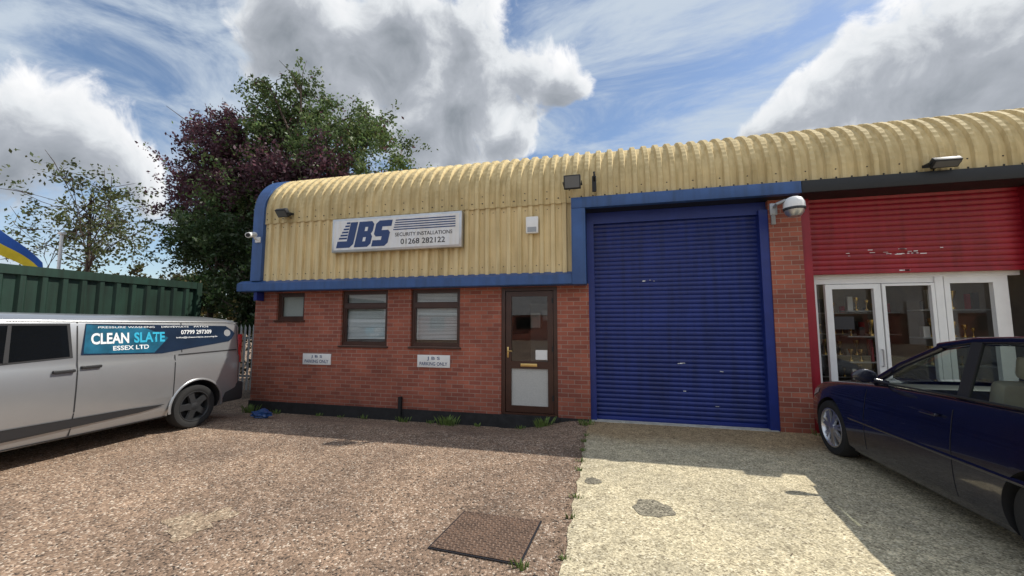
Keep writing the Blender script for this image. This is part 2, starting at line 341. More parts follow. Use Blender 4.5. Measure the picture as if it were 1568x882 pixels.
while x<13.5:
    bolt(x,Y0-.0165,3.84,.014)
    if i%2==0: bolt(x,Y0-.0165,3.97,.011)
    if x<-.6: bolt(x,Y0+.013,2.66,.010); bolt(x,Y0+.013,3.66,.009)
    x+=.2;i+=1
mesh('roof_fixings',V,F,M['ink'],B)
def extrude_x(name,prof,x0,x1,m,parent):
    n=len(prof); V=[(x0,y,z) for y,z in prof]+[(x1,y,z) for y,z in prof]
    F=[tuple(range(n)),tuple(range(n,2*n))]+[(i,(i+1)%n,n+(i+1)%n,n+i) for i in range(n)]
    return mesh(name,V,F,m,parent)
extrude_x('blue_band',[(-.002,2.305),(-.265,2.305),(-.275,2.32),(-.275,2.47),(-.155,2.535),(-.002,2.535)],-7.57,-.565,M['blue'],B)
box('band_bracket',-7.2,-7.12,-.2,-.02,2.12,2.30,M['navyguide'],B)
box('frame_post',-.56,-.325,-.29,.22,2.30,3.60,M['blue'],B,.006)
box('fascia',-.56,2.89,-.29,-.17,3.603,3.79,M['blue'],B,.006)
box('black_fascia',2.895,14,-.29,-.17,3.603,3.79,M['black'],NB,.006)
boxes('soffit',[(-.32,14,-.168,.4,3.605,3.64)],M['black'],B)
def shutter(name,x0,x1,y,z0,z1,pitch,dep,m,parent):
    V=[];F=[];prof=[];z=z0
    while z<z1:
        for t,o in ((0,0),(.12,.35),(.3,.8),(.5,1),(.7,.85),(.88,.4),(.93,-.25)): prof.append((y-dep*o,z+t*pitch))
        z+=pitch
    for yy,zz in prof: V+=[(x0,yy,zz),(x1,yy,zz)]
    for i in range(len(prof)-1): F.append((2*i,2*i+1,2*i+3,2*i+2))
    return mesh(name,V,F,m,parent,40)
shutter('roller_shutter',-.24,2.44,.16,.07,3.40,.076,.018,M['bluedoor'],B)
box('shutter_bottom_bar',-.24,2.44,.125,.175,.012,.075,M['navyguide'],B,.004)
boxes('shutter_guides',[(-.32,-.20,.05,.2,.008,3.46),(2.40,2.528,.02,.2,.008,3.46)],M['navyguide'],B)
box('shutter_housing',-.32,2.528,.08,.3,3.40,3.60,M['navyguide'],B)
box('threshold',-.30,2.5,-.03,.12,0,.016,M['sill'],B)
ch=[]
for (cx,cz,w) in ((.62,2.36,.10),(.78,2.37,.05),(1.75,.86,.08),(1.15,.98,.14),(1.2,.53,.05),(1.66,.30,.06)):
    for k in range(2):
        a=cx+random.uniform(-.06,.06); zz=cz+random.uniform(-.01,.01); ch.append((a,a+w*random.uniform(.25,.6),.1385,.1425,zz,zz+random.uniform(.005,.012)))
boxes('shutter_scuffs',ch,M['white'],B)
def window(name,o,m,parent,y=.05,fr=.055,blind=True,transom=None):
    x0,x1,z0,z1=o; e=parent
    L=[(x0,x0+fr,y,y+.07,z0,z1),(x1-fr,x1,y,y+.07,z0,z1),(x0+fr,x1-fr,y,y+.07,z0,z0+fr),(x0+fr,x1-fr,y,y+.07,z1-fr,z1)]
    if transom: L.append((x0+fr,x1-fr,y-.012,y+.075,transom-.035,transom+.035))
    boxes(name+'_frame',L,m,e)
    sash=[]
    rows=[(z0+fr,(transom-.035) if transom else z1-fr)]+([(transom+.035,z1-fr)] if transom else [])
    for a,b in rows:
        s=.025; sash+=[(x0+fr,x0+fr+s,y+.012,y+.06,a,b),(x1-fr-s,x1-fr,y+.012,y+.06,a,b),(x0+fr+s,x1-fr-s,y+.012,y+.06,a,a+s),(x0+fr+s,x1-fr-s,y+.012,y+.06,b-s,b)]
    boxes(name+'_sash',sash,m,e)
    pane(name+'_glass',x0+fr,x1-fr,y+.035,z0+fr,z1-fr,M['glass'],e)
    boxes(name+'_sill',[(x0-.03,x1+.03,-.035,y+.07,z0-.035,z0-.002)],m,e)
    if blind:
        Vb=[];Fb=[];z=z1-.04; zl=z0+.15
        while z>zl:
            b=len(Vb); j=random.uniform(-.002,.002)
            Vb+=[(x0+.065,y+.085,z-.018),(x1-.065,y+.085,z-.018+j),(x1-.065,y+.100,z+.001+j),(x0+.065,y+.100,z+.001)]; Fb.append((b,b+1,b+2,b+3)); z-=.026
        mesh(name+'_blind',Vb,Fb,M['blind'],e)
window('toilet_window',W1,M['brown'],B,blind=False)
boxes('toilet_window_blind',[(W1[0]+.06,W1[1]-.06,.13,.134,W1[2]+.05,W1[3]-.05)],M['net'],B)
window('office_window',W2,M['brown'],B,transom=1.99); window('second_office_window',W3,M['brown'],B,transom=1.99)
x0,x1,z0,z1=DR
boxes('door_frame',[(x0,x0+.07,.02,.11,.04,z1),(x1-.07,x1,.02,.11,.04,z1),(x0+.07,x1-.07,.02,.11,z1-.07,z1),(x0+.07,x1-.07,.02,.11,.036,.07)],M['brown'],B)
a,b=x0+.08,x1-.08
boxes('door_leaf',[(a,a+.10,.035,.09,.08,z1-.08),(b-.10,b,.035,.09,.08,z1-.08),(a+.10,b-.10,.035,.09,.08,.19),(a+.10,b-.10,.035,.09,.84,.97),(a+.10,b-.10,.035,.09,z1-.17,z1-.08)],M['brown'],B)
pane('door_glass',a+.1,b-.1,.062,.97,z1-.17,M['glass'],B)
boxes('door_lower_panel',[(a+.1,b-.1,.062,.066,.19,.84)],M['net'],B)
boxes('hall_items',[(-1.75,-1.0,2.2,2.3,0,2.1),(-1.5,-1.3,.9,1.0,1.55,1.85),(-1.25,-1.1,.9,1.0,1.7,1.9)],M['net'],B)
box('letterbox',-1.52,-1.22,.026,.036,.875,.93,M['brass'],B,.004)
box('door_notice',-1.25,-1.04,.052,.056,1.0,1.17,M['white'],B)
box('door_handle_plate',-1.765,-1.735,.022,.036,1.03,1.22,M['brass'],B,.004); tube('door_handle',[(-1.75,.02,1.15),(-1.75,-.02,1.15),(-1.66,-.02,1.15)],.009,M['brass'],B)
boxes('door_hinges',[(-.95,-.925,.008,.034,z,z+.09) for z in (.3,1.15,2.0)],M['black'],B)
boxes('drain_pipe',[(-3.86,-3.80,-.08,-.02,-.25,.26)],M['black'],B)
# ---------------------------------------------------------------- signs etc.
sg=empty('company_sign')
box('sign_box',-5.27,-2.54,-.30,-.19,3.03,3.70,M['silver'],sg,.01); box('sign_panel',-5.22,-2.59,-.305,-.296,3.075,3.655,M['signwhite'],sg)
def polys(name,PL,m,y,ox,oz,sh=.22):
    V=[];F=[]
    for pl in PL:
        b=len(V); V+=[(ox+x+sh*(z-.25),y,oz+z) for x,z in pl]; F.append(tuple(range(b,b+len(pl))))
    return mesh(name,V,F,m,sg)
def rc(x0,x1,z0,z1): return [(x0,z0),(x1,z0),(x1,z1),(x0,z1)]
polys('logo_letters',[[(.0,0),(.30,0),(.37,.07),(.37,.5),(.21,.5),(.21,.13),(.0,.13)],
  [(.40,0),(.69,0),(.75,.06),(.75,.2),(.71,.255),(.74,.31),(.74,.44),(.68,.5),(.40,.5)],
  [(.78,0),(1.06,0),(1.12,.06),(1.12,.26),(1.07,.31),(.93,.31),(.93,.38),(1.12,.38),(1.12,.5),(.84,.5),(.78,.44),(.78,.24),(.83,.19),(.96,.19),(.96,.12),(.78,.12)]]+[rc(.02+.02*i,.20,.17+.06*i,.205+.06*i) for i in range(6)],M['navy'],-.3075,-5.11,3.115)
polys('logo_counters',[rc(.56,.62,.11,.19),rc(.56,.62,.31,.39)],M['signwhite'],-.3088,-5.11,3.115)
boxes('logo_stripes',[(-3.92+.012*i,-2.66,-.3095,-.3075,3.41+.045*i,3.41+.045*i+.02) for i in range(5)],M['navy'],sg)
text('strapline','SECURITY INSTALLATIONS',-3.88,-2.72,3.285,3.355,M['ink'],sg,pos=-.3085,off=.008)
text('phone_number','01268 282122',-3.76,-2.86,3.13,3.235,M['ink'],sg,pos=-.3085,off=.01)
for i,(a,b,c,d) in enumerate(((-6.07,-5.41,.81,1.03),(-3.51,-2.85,.82,1.05))):
    p=empty('parking_sign'); box('board',a,b,-.022,-.004,c,d,M['white'],p,.003)
    text('board_top_text','J B S',a+.2,b-.2,c+.125,d-.03,M['navy'],p,pos=-.0235,off=.012); text('board_lower_text','PARKING ONLY',a+.05,b-.05,c+.035,c+.10,M['navy'],p,pos=-.0235,off=.012)
p=empty('alarm_box'); box('cover',-1.36,-1.14,-.25,-.19,3.22,3.52,M['white'],p,.015); box('label',-1.33,-1.17,-.254,-.249,3.24,3.33,M['galv'],p)
def flood(x,y,z,w,h,tilt=35):
    p=empty('floodlight')
    hd=box('lamp_head',-w/2,w/2,-.04,.04,-h/2,h/2,M['black'],p,.01); gl=box('lamp_lens',-w/2+.02,w/2-.02,-.047,-.039,-h/2+.02,h/2-.02,M['floodlens'],p)
    boxes('bracket',[(-w/2-.02,-w/2-.008,-.01,.12,-.015,.015),(w/2+.008,w/2+.02,-.01,.12,-.015,.015),(-w/2-.02,w/2+.02,.12,.135,-.02,.02),(-.03,.03,.135,max(.14,abs(y)-.17),-.015,.015)],M['black'],p)
    for o in (hd,gl): o.rotation_euler=(math.radians(-tilt),0,0)
    fins=boxes('cooling_fins',[(-w/2+.02+i*.03,-w/2+.026+i*.03,.04,.065,-h/2+.02,h/2-.02) for i in range(int((w-.04)/.03)+1)],M['black'],p); fins.rotation_euler=hd.rotation_euler
    p.location=(x,y,z); return p
flood(-6.42,-.36,3.90,.26,.17,-40)
flood(-.52,-.46,4.0,.28,.23,-12); flood(4.60,-.38,3.87,.32,.13,-50)
p=empty('security_camera'); 
tube('camera_body',[(-7.16,-.30,3.50),(-7.02,-.58,3.42)],.055,M['white'],p,16); tube('camera_lens',[(-7.025,-.57,3.423),(-7.01,-.592,3.416)],.04,M['black'],p,16); tube('arm',[(-7.14,-.2,3.40),(-7.12,-.32,3.40),(-7.12,-.36,3.46)],.02,M['white'],p); box('junction_box',-7.2,-7.08,-.25,-.2,3.34,3.46,M['white'],p,.01)
p=empty('wall_bracket'); box('plate',-.2,-.13,-.32,-.29,3.86,4.13,M['black'],p,.005); tube('stub',[(-.16,-.31,4.05),(-.16,-.42,4.08),(-.16,-.42,4.16)],.02,M['black'],p)
p=empty('dome_camera'); 
box('wall_mount',2.44,2.54,-.32,-.29,3.28,3.46,M['galv'],p,.006); tube('arm',[(2.5,-.3,3.4),(2.5,-.42,3.42),(2.6,-.42,3.46),(2.72,-.42,3.46)],.024,M['galv'],p)
lathe('housing',[(.17,.001),(.165,.06),(.14,.105),(.08,.135),(.0,.14)],(2.72,-.42,3.34),(0,0,1),M['white'],p)
lathe('band',[(.0,.142),(-.03,.142),(-.035,.128)],(2.72,-.42,3.34),(0,0,1),M['darkrim'],p)
lathe('dome',[(-.03,.128),(-.08,.115),(-.125,.075),(-.14,.001)],(2.72,-.42,3.34),(0,0,1),M['silver'],p)
box('small_box',2.56,2.62,-.03,0,3.2,3.45,M['galv'],p,.004)
# ---------------------------------------------------------------- shop unit to the right
shutter('red_roller_shutter',3.12,5.80,.18,2.46,3.60,.085,.018,M['redshut'],NB)
box('red_bottom_bar',3.12,5.80,.14,.2,2.40,2.465,M['redshut'],NB,.004)
ch=[]
for k in range(22):
    a=3.35+random.random()*1.5; zz=random.choice((2.68,2.69,2.72,2.76)); w=random.uniform(.02,.09); 
    if random.random()<.35: a=4.25+random.random()*.25
    ch.append((a,a+w,.1575,.1615,zz,zz+random.uniform(.004,.012)))
for k in range(5): a=4.27+random.random()*.1; ch.append((a,a+.05,.1365,.1385,2.43,2.445))
boxes('red_shutter_scuffs',ch,M['white'],NB)
boxes('shop_guides',[(3.0,3.12,.05,.22,.01,3.6),(5.80,5.95,.02,.22,.01,3.6)],M['redshut'],NB)
boxes('shop_pier',[(5.95,6.5,-.05,.4,0,3.6)],M['black'],NB)
boxes('far_wall',[(6.5,14,0,.3,0,3.6),(14,14.2,0,14,-.2,4.85)],M['brick'],NB)
yf=.26
L=[(3.14,3.24,yf,yf+.07,.02,2.34),(3.14,5.78,yf-.01,yf+.08,2.34,2.42),(5.47,5.64,yf,yf+.07,.02,2.34),(3.24,5.47,yf,yf+.07,.02,.10),(3.24,4.80,yf+.01,yf+.06,2.26,2.34)]
def leaf(a,b,z0=.12,z1=2.25,s=.09): return [(a,a+s,yf-.02,yf+.04,z0,z1),(b-s,b,yf-.02,yf+.04,z0,z1),(a+s,b-s,yf-.02,yf+.04,z0,z0+.16),(a+s,b-s,yf-.02,yf+.04,z1-s*.8,z1)]
L+=leaf(3.35,4.08)+leaf(4.10,4.76,s=.045)+[(4.77,4.87,yf-.015,yf+.07,.1,2.34),(4.89,4.96,yf,yf+.07,.1,2.34)]
L+=[(4.96,5.47,yf,yf+.07,2.24,2.34),(4.96,5.47,yf,yf+.07,.10,.30)]
boxes('shopfront_frame',L,M['white'],NB)
pane('shopfront_glass',3.24,5.64,yf+.076,.1,2.34,M['shopglass'],NB)
tube('door_pull',[(4.03,yf-.03,1.0),(4.03,yf-.06,1.0),(4.03,yf-.06,1.25),(4.03,yf-.03,1.25)],.012,M['silver'],NB)
box('shop_notice',3.48,3.75,yf+.065,yf+.07,1.55,1.75,M['ink'],NB)
boxes('shop_back_wall',[(2.98,5.95,3.4,3.45,0,3.6)],M['inner'],NB); boxes('shop_side_wall',[(5.95,6.0,.4,3.4,0,3.6)],M['inner'],NB); boxes('shop_ceiling',[(2.98,5.95,.4,3.4,2.75,2.8)],M['inner'],NB)
boxes('shop_floor',[(2.98,5.95,.3,3.4,.01,.02)],M['dark'],NB)
sh=[];it=[];TV=[];TF=[]
def trophy(x,y,z,h):
    tube_geo([(x,y,z),(x,y,z+h*.12),(x,y,z+h*.14),(x,y,z+h*.5),(x,y,z+h*.62),(x,y,z+h*.85),(x,y,z+h)],[h*.16,h*.15,h*.05,h*.03,h*.10,h*.17,h*.19],8,TV,TF)
for z in (.5,.95,1.4,1.85):
    for (xa,xb,ya,yb) in ((3.1,5.9,2.9,3.3),(4.98,5.9,.9,1.2),(4.15,4.75,1.3,1.55)):
        sh.append((xa,xb,ya,yb,z,z+.02)); x=xa+.05
        while x<xb-.12:
            w=random.uniform(.03,.09);h=random.uniform(.10,.34)
            if random.random()<.5: trophy(x+w/2,ya+.1,z+.021,h); w=max(w,h*.3)
            else: it.append((x,x+w,ya+.05,ya+.05+w,z+.021,z+.021+h))
            x+=w+random.uniform(.03,.1)
boxes('shelves',sh,M['galv'],NB)
mesh('trophies',TV,TF,M['gold'],NB,60)
boxes('stock_dark',it[0::2],M['ink'],NB); boxes('stock_metal',it[1::4],M['silver'],NB); boxes('stock_red',it[3::4],M['redshut'],NB)
boxes('strip_lights',[(3.5,4.6,1.8,1.83,2.71,2.745),(4.5,5.6,2.5,2.53,2.71,2.745)],M['shoplight'],NB)
boxes('ceiling_spots',[(4.3,4.38,.9,.98,2.70,2.749),(5.1,5.18,.7,.78,2.70,2.749),(5.5,5.58,.7,.78,2.70,2.749)],M['shoplight'],NB)
# ---------------------------------------------------------------- left boundary
C=empty('shipping_container')
V=[];F=[];pro=[];y=-9.0
while y<.75:
    pro+=[(y,0),(y+.07,0),(y+.105,-.036),(y+.245,-.036)]; y+=.28
for (yy,o) in pro: V+=[(-10+o*1.5,yy,.15),(-10+o*1.5,yy,2.50)]
for i in range(len(pro)-1): F.append((2*i,2*i+2,2*i+3,2*i+1))
mesh('corrugated_side',V,F,M['green'],C)
ye=pro[-1][0]
boxes('rails',[(-10.07,-9.985,-9.0,ye,2.50,2.66),(-10.07,-9.985,-9.0,ye,.02,.15),(-10.08,-9.975,ye,ye+.12,.02,2.66),(-12.44,-9.975,-9.1,-9.0,.02,2.66)],M['green'],C)
boxes('shell',[(-12.44,-10.071,-9.0,ye+.1,.1,2.63)],M['green'],C)
PF=empty('palisade_fence'); V=[];F=[]
x=-9.85
while x<-7.42:
    b=len(V); w=.065; z1=1.60; z0=.05; yy=.9
    V+=[(x,yy,z0),(x+w*.5,yy-.015,z0),(x+w,yy,z0),(x,yy,z1-.06),(x+w*.5,yy-.015,z1+.02),(x+w,yy,z1-.06)]
    F+=[(b,b+1,b+4,b+3),(b+1,b+2,b+5,b+4)]; x+=.125
mesh('pales',V,F,M['galv'],PF); boxes('fence_rails',[(-9.9,-7.36,.91,.95,.35,.40),(-9.9,-7.36,.91,.95,1.25,1.30),(-9.9,-9.82,.9,.98,0,1.6)],M['galv'],PF)
p=empty('flag'); tube('flagpole',[(-14.9,-1.25,0),(-14.9,-1.25,4.9)],.03,M['galv'],p)
V=[];F=[];nu,nv=20,10
for i in range(nu+1):
    for j in range(nv+1):
        u=i/nu;v=j/nv; V.append((-14.87+1.55*u,-1.2+.75*u+.06*math.sin(7*u+2*v),4.30-.95*u*u-.25*u-.72*v*(1-.35*u)+.03*math.sin(9*u)))
for i in range(nu):
    for j in range(nv): a=i*(nv+1)+j; F.append((a,a+1,a+nv+2,a+nv+1))
o=mesh('flag_cloth',V,F,None,p,80,mats=[M['flagb'],M['flagy']])
for k,pl in enumerate(o.data.polygons): pl.material_index=0 if (k%nv)<nv//2 else 1
p=empty('white_pole'); tube('post',[(-16.2,1.35,0),(-16.2,1.35,4.35)],.04,M['white'],p); box('cap',-16.27,-16.13,1.28,1.42,4.35,4.42,M['white'],p,.01)
# ---------------------------------------------------------------- trees
def tree(name,base,clumps,trunk_top,tr,cols,nleaf,ls,seed,spread=.55,limbs=26,droop=.1,inner=.35,mixp=.12):
    r=np.random.default_rng(seed); E=empty(name); base=Vector(base); top=Vector(trunk_top)
    V=[];F=[]
    mid=base.lerp(top,.5)+Vector((r.uniform(-.15,.15),r.uniform(-.15,.15),0))
    tp=[base+Vector((0,0,-.3)),base.lerp(mid,.5),mid,mid.lerp(top,.5),top]; tube_geo(tp,[tr*1.25,tr,tr*.8,tr*.6,tr*.35],10,V,F)
    pts=[]
    for (cx,cy,cz,rx,ry,rz,n,cf) in clumps:
        for _ in range(n):
            d=r.normal(size=3); d/=np.linalg.norm(d); k=r.uniform(inner,1.12)
            pts.append((cx+d[0]*rx*k,cy+d[1]*ry*k,cz+d[2]*rz*k,cf))
    pts=np.array(pts)
    idx=r.permutation(len(pts))[:limbs]
    for i in idx:
        c=Vector(pts[i][:3]); s=tp[2].lerp(tp[4],r.uniform(0,1)); m_=s.lerp(c,.5)+Vector((r.uniform(-.3,.3),r.uniform(-.3,.3),r.uniform(0,.5)))
        d=(c-s).length; r0=tr*.32*min(1,d/4+.3); tube_geo([s,s.lerp(m_,.5),m_,m_.lerp(c,.6),c],[r0,r0*.8,r0*.55,r0*.35,.012],6,V,F)
        for q in range(3):
            e=c+Vector(r.normal(size=3)*.45); tube_geo([m_.lerp(c,.5+.15*q),c.lerp(e,.4),e],[r0*.3,.014,.006],4,V,F)
    mesh('trunk_and_limbs',V,F,M['bark'],E,60)
    nper=max(1,nleaf//len(pts)); N=nper*len(pts)
    cen=np.repeat(pts[:,:3],nper,0); cf=np.repeat(pts[:,3],nper)
    ntw=7; tw=r.normal(size=(len(pts),ntw,3)); tw/=np.linalg.norm(tw,axis=2,keepdims=True); tw[:,:,2]-=droop
    tl=r.uniform(.35,1.35,size=(len(pts),ntw,1))*spread*1.5
    sel=r.integers(0,ntw,size=N); ci=np.repeat(np.arange(len(pts)),nper)
    along=r.uniform(0,1,size=(N,1))**.7
    pos=cen+tw[ci,sel]*tl[ci,sel]*along+r.normal(size=(N,3))*spread*.14
    a=r.normal(size=(N,3)); a/=np.linalg.norm(a,axis=1,keepdims=True); b=r.normal(size=(N,3)); b=np.cross(a,b); b/=np.linalg.norm(b,axis=1,keepdims=True)
    sz=ls*r.uniform(.6,1.3,size=(N,1))
    v=np.stack([pos-a*sz*.55,pos+b*sz*.3,pos+a*sz*.55,pos-b*sz*.3],1).reshape(-1,3)
    me=bpy.data.meshes.new(name+'_foliage'); me.vertices.add(len(v)); me.vertices.foreach_set('co',v.ravel().astype(np.float32))
    me.loops.add(4*N); me.loops.foreach_set('vertex_index',np.arange(4*N,dtype=np.int32)); me.polygons.add(N); me.polygons.foreach_set('loop_start',np.arange(0,4*N,4,dtype=np.int32))
    me.update(calc_edges=True)
    c0=np.array(cols)
    clb=np.repeat(r.uniform(.6,1.4,size=(len(pts),1)),nper,0)*r.uniform(.65,1.4,size=(N,1))
    fam=cf.astype(int); pal=c0[np.clip(fam,0,len(c0)-1)]
    flip=r.uniform(size=N)<mixp
    if len(c0)>1: pal[flip]=c0[r.integers(0,len(c0),size=flip.sum())]
    colr=np.clip(pal*clb,0,1); colr[:,0]*=r.uniform(.85,1.2,size=N); ca=np.concatenate([colr,np.ones((N,1))],1); ca=np.repeat(ca,4,0).astype(np.float32)
    at=me.color_attributes.new('leafcol','FLOAT_COLOR','POINT'); at.data.foreach_set('color',ca.ravel())
    me.materials.append(M['leaf']); link(bpy.data.objects.new('foliage',me),E); return E
GREEN=(.115,.17,.06); PUR=(.11,.052,.068); DG=(.05,.085,.03)
tree('ash_tree',(-10.0,4.6,0),[(-10.4,4.6,8.0,2.2,1.8,2.1,44,0),(-8.2,4.6,7.0,2.0,1.7,1.5,34,0),(-10.9,4.3,9.3,1.5,1.3,1.0,20,0),(-8.6,4.5,8.4,1.3,1.1,.8,11,0),(-9.5,4.2,5.2,2.6,1.8,1.6,26,0),(-10.2,3.0,6.0,1.9,.8,1.0,16,1),(-7.2,4.8,5.7,1.6,1.5,.8,18,1),(-11.6,3.8,5.2,1.7,1.6,1.6,26,0),(-8.8,3.2,6.2,1.6,.8,.7,12,1)],(-10.3,4.6,8.5),.22,[GREEN,PUR],52000,.11,3,mixp=.08,spread=.6)
tree('copper_plum_tree',(-13.4,5.0,0),[(-13.6,4.9,7.4,1.9,1.7,1.9,40,0),(-14.8,4.7,6.9,1.7,1.4,1.0,22,0),(-12.3,4.2,8.0,1.5,1.5,1.2,26,0),(-12.4,3.8,6.4,1.6,1.2,1.4,20,0),(-14.4,4.4,5.2,1.5,1.2,1.2,22,0)],(-13.2,5,7.3),.17,[PUR,GREEN],40000,.11,5,mixp=.10,spread=.6)
tree('elder_tree',(-12.0,2.6,0),[(-12.2,3.0,3.8,1.7,1.3,1.7,34,0),(-10.2,2.6,3.2,1.7,1.2,1.8,34,0),(-13.0,3.4,4.6,1.3,1.2,.9,16,0),(-8.9,2.4,2.6,1.0,.9,1.8,20,1),(-8.6,2.6,1.2,.8,.6,1.1,12,1)],(-11.9,2.8,3.8),.10,[DG,(.03,.055,.018)],40000,.11,9,limbs=18)
tree('birch_tree',(-21.0,4.5,0),[(-21.9,4.5,6.1,2.6,1.8,1.3,18,0),(-20.0,4.5,5.6,2.6,1.6,1.4,16,0),(-20.9,4.5,7.2,1.2,1.2,.7,6,0),(-22.5,4.5,4.2,2.4,1.5,1.2,8,0)],(-20.9,4.5,7.0),.09,[(.10,.12,.045)],4200,.14,13,spread=.8,limbs=44)
tree('hedge',(-26,8,0),[(-27+2.2*i,8.5+.3*math.sin(i),2.7+.5*math.sin(i*1.9),1.8,1.4,1.9,12,0) for i in range(7)]+[(-34-2.4*i,6-1.2*i,2.6,1.9,1.6,1.9,8,0) for i in range(8)],(-26,8,3.5),.12,[(.12,.11,.04)],36000,.17,17,limbs=20)
# ---------------------------------------------------------------- manhole, weeds, bag
p=empty('manhole_cover'); q=[(-1.24,-3.51),(-1.30,-4.09),(-.62,-4.13),(-.575,-3.53)]
def lerp2(a,b,t): return (a[0]+(b[0]-a[0])*t,a[1]+(b[1]-a[1])*t)
def bil(u,v): return lerp2(lerp2(q[0],q[3],u),lerp2(q[1],q[2],u),v)
V=[(*bil(u,v),z) for z in (.004,.010) for (u,v) in ((-.02,-.02),(1.02,-.02),(1.02,1.02),(-.02,1.02))]; mesh('frame',V,[(4,5,6,7),(0,1,5,4),(1,2,6,5),(2,3,7,6),(3,0,4,7)],M['ink'],p)
V=[(*bil(u,v),.014) for (u,v) in ((0,0),(1,0),(1,1),(0,1))]; mesh('plate',V,[(0,1,2,3)],M['rust'],p)
V=[];F=[]
nn=18
for i in range(nn):
    for j in range(nn):
        u=(i+.5)/nn;v=(j+.5)/nn; c=bil(u,v); d=.015; dx,dy=(d,.006) if (i+j)%2 else (.006,d); b=len(V)
        V+=[(c[0]-dx,c[1]-dy,.0142),(c[0]+dx,c[1]-dy,.0142),(c[0]+dx,c[1]+dy,.0142),(c[0]-dx,c[1]+dy,.0142)]+[(c[0]-dx*.7,c[1]-dy*.6,.020),(c[0]+dx*.7,c[1]-dy*.6,.020),(c[0]+dx*.7,c[1]+dy*.6,.020),(c[0]-dx*.7,c[1]+dy*.6,.020)]
        F+=[(b,b+1,b+5,b+4),(b+1,b+2,b+6,b+5),(b+2,b+3,b+7,b+6),(b+3,b,b+4,b+7),(b+4,b+5,b+6,b+7)]
mesh('tread_pattern',V,F,M['tread'],p)
V=[];F=[]
spots=[(-2.86,-.1,.14,70),(-3.75,-.08,.09,30),(-4.6,-.06,.07,18),(-1.1,-.14,.12,60),(-1.5,-.12,.06,20),(-.36,-.28,.08,40),(-.33,-.9,.04,14),(-.34,-1.6,.04,14),(-.32,-3.0,.045,16),(-.6,-4.16,.06,16),(-6.6,-.08,.08,24),(-5.6,-.06,.06,16),(-.34,-2.3,.04,14),(-7.2,-.15,.14,40),(3.0,-.08,.09,28),(.2,-.02,.04,6),(-.33,-4.0,.035,12),(-.34,-2.0,.04,14),(-.34,-1.2,.04,12),(-.33,-3.4,.035,10),(-2.3,-.06,.06,16),(-5.1,-.06,.05,12),(-3.2,-.07,.06,16)]
for (sx_,sy_,s,nb) in spots:
    for k in range(nb):
        a=random.random()*6.28; rr=s*random.random(); x=sx_+rr*math.cos(a)*1.5; y=sy_+rr*math.sin(a)*.5; h=s*random.uniform(.5,1.4); w=.006+s*.04
        dx=math.cos(a)*h*.5; dy=math.sin(a)*h*.4; z=gh(x,y); t=a+1.57; b=len(V)
        V+=[(x-w*math.cos(t),y-w*math.sin(t),z),(x+w*math.cos(t),y+w*math.sin(t),z),(x+dx*.5+w*math.cos(t),y+dy*.5,z+h*.7),(x+dx,y+dy,z+h)]; F+=[(b,b+1,b+2),(b,b+2,b+3)]
mesh('weeds',V,F,mat('weed_green',(.12,.18,.04),rough=.7,var=.3,vscale=20))
V=[];F=[]
for k in range(560):
    if k<260: x=random.uniform(-7.3,2.4); y=-abs(random.gauss(0,.18))-.03
    elif k<420: x=-.36+random.gauss(0,.03); y=random.uniform(-5,-.2)
    else: x=random.uniform(-6,2.3); y=random.uniform(-5,-.3)
    z=gh(x,y)+.014; s=random.uniform(.006,.018); a=random.random()*6.28; c,d=math.cos(a)*s,math.sin(a)*s; b=len(V)
    V+=[(x-c,y-d,z),(x+d*.5,y-c*.5,z+random.uniform(0,.006)),(x+c,y+d,z+random.uniform(0,.008)),(x-d*.5,y+c*.5,z)]; F.append((b,b+1,b+2,b+3))
mesh('leaf_litter',V,F,mat('dead_leaves',(.10,.065,.035),rough=.8,var=.5,vscale=9))
bm=bmesh.new(); bmesh.ops.create_icosphere(bm,subdivisions=3,radius=1)
for v in bm.verts:
    n_=.25*math.sin(5*v.co.x+2)*math.sin(4*v.co.y)+.15*math.sin(9*v.co.z+4*v.co.x)+random.uniform(-.06,.06); v.co*=1+n_; v.co=Vector((-6.05+v.co.x*.17,-.95+v.co.y*.12,max(-.03,.02+v.co.z*.07)))
me=bpy.data.meshes.new('plastic_bag'); bm.to_mesh(me); bm.free(); me.materials.append(M['bag']); link(bpy.data.objects.new('plastic_bag',me))
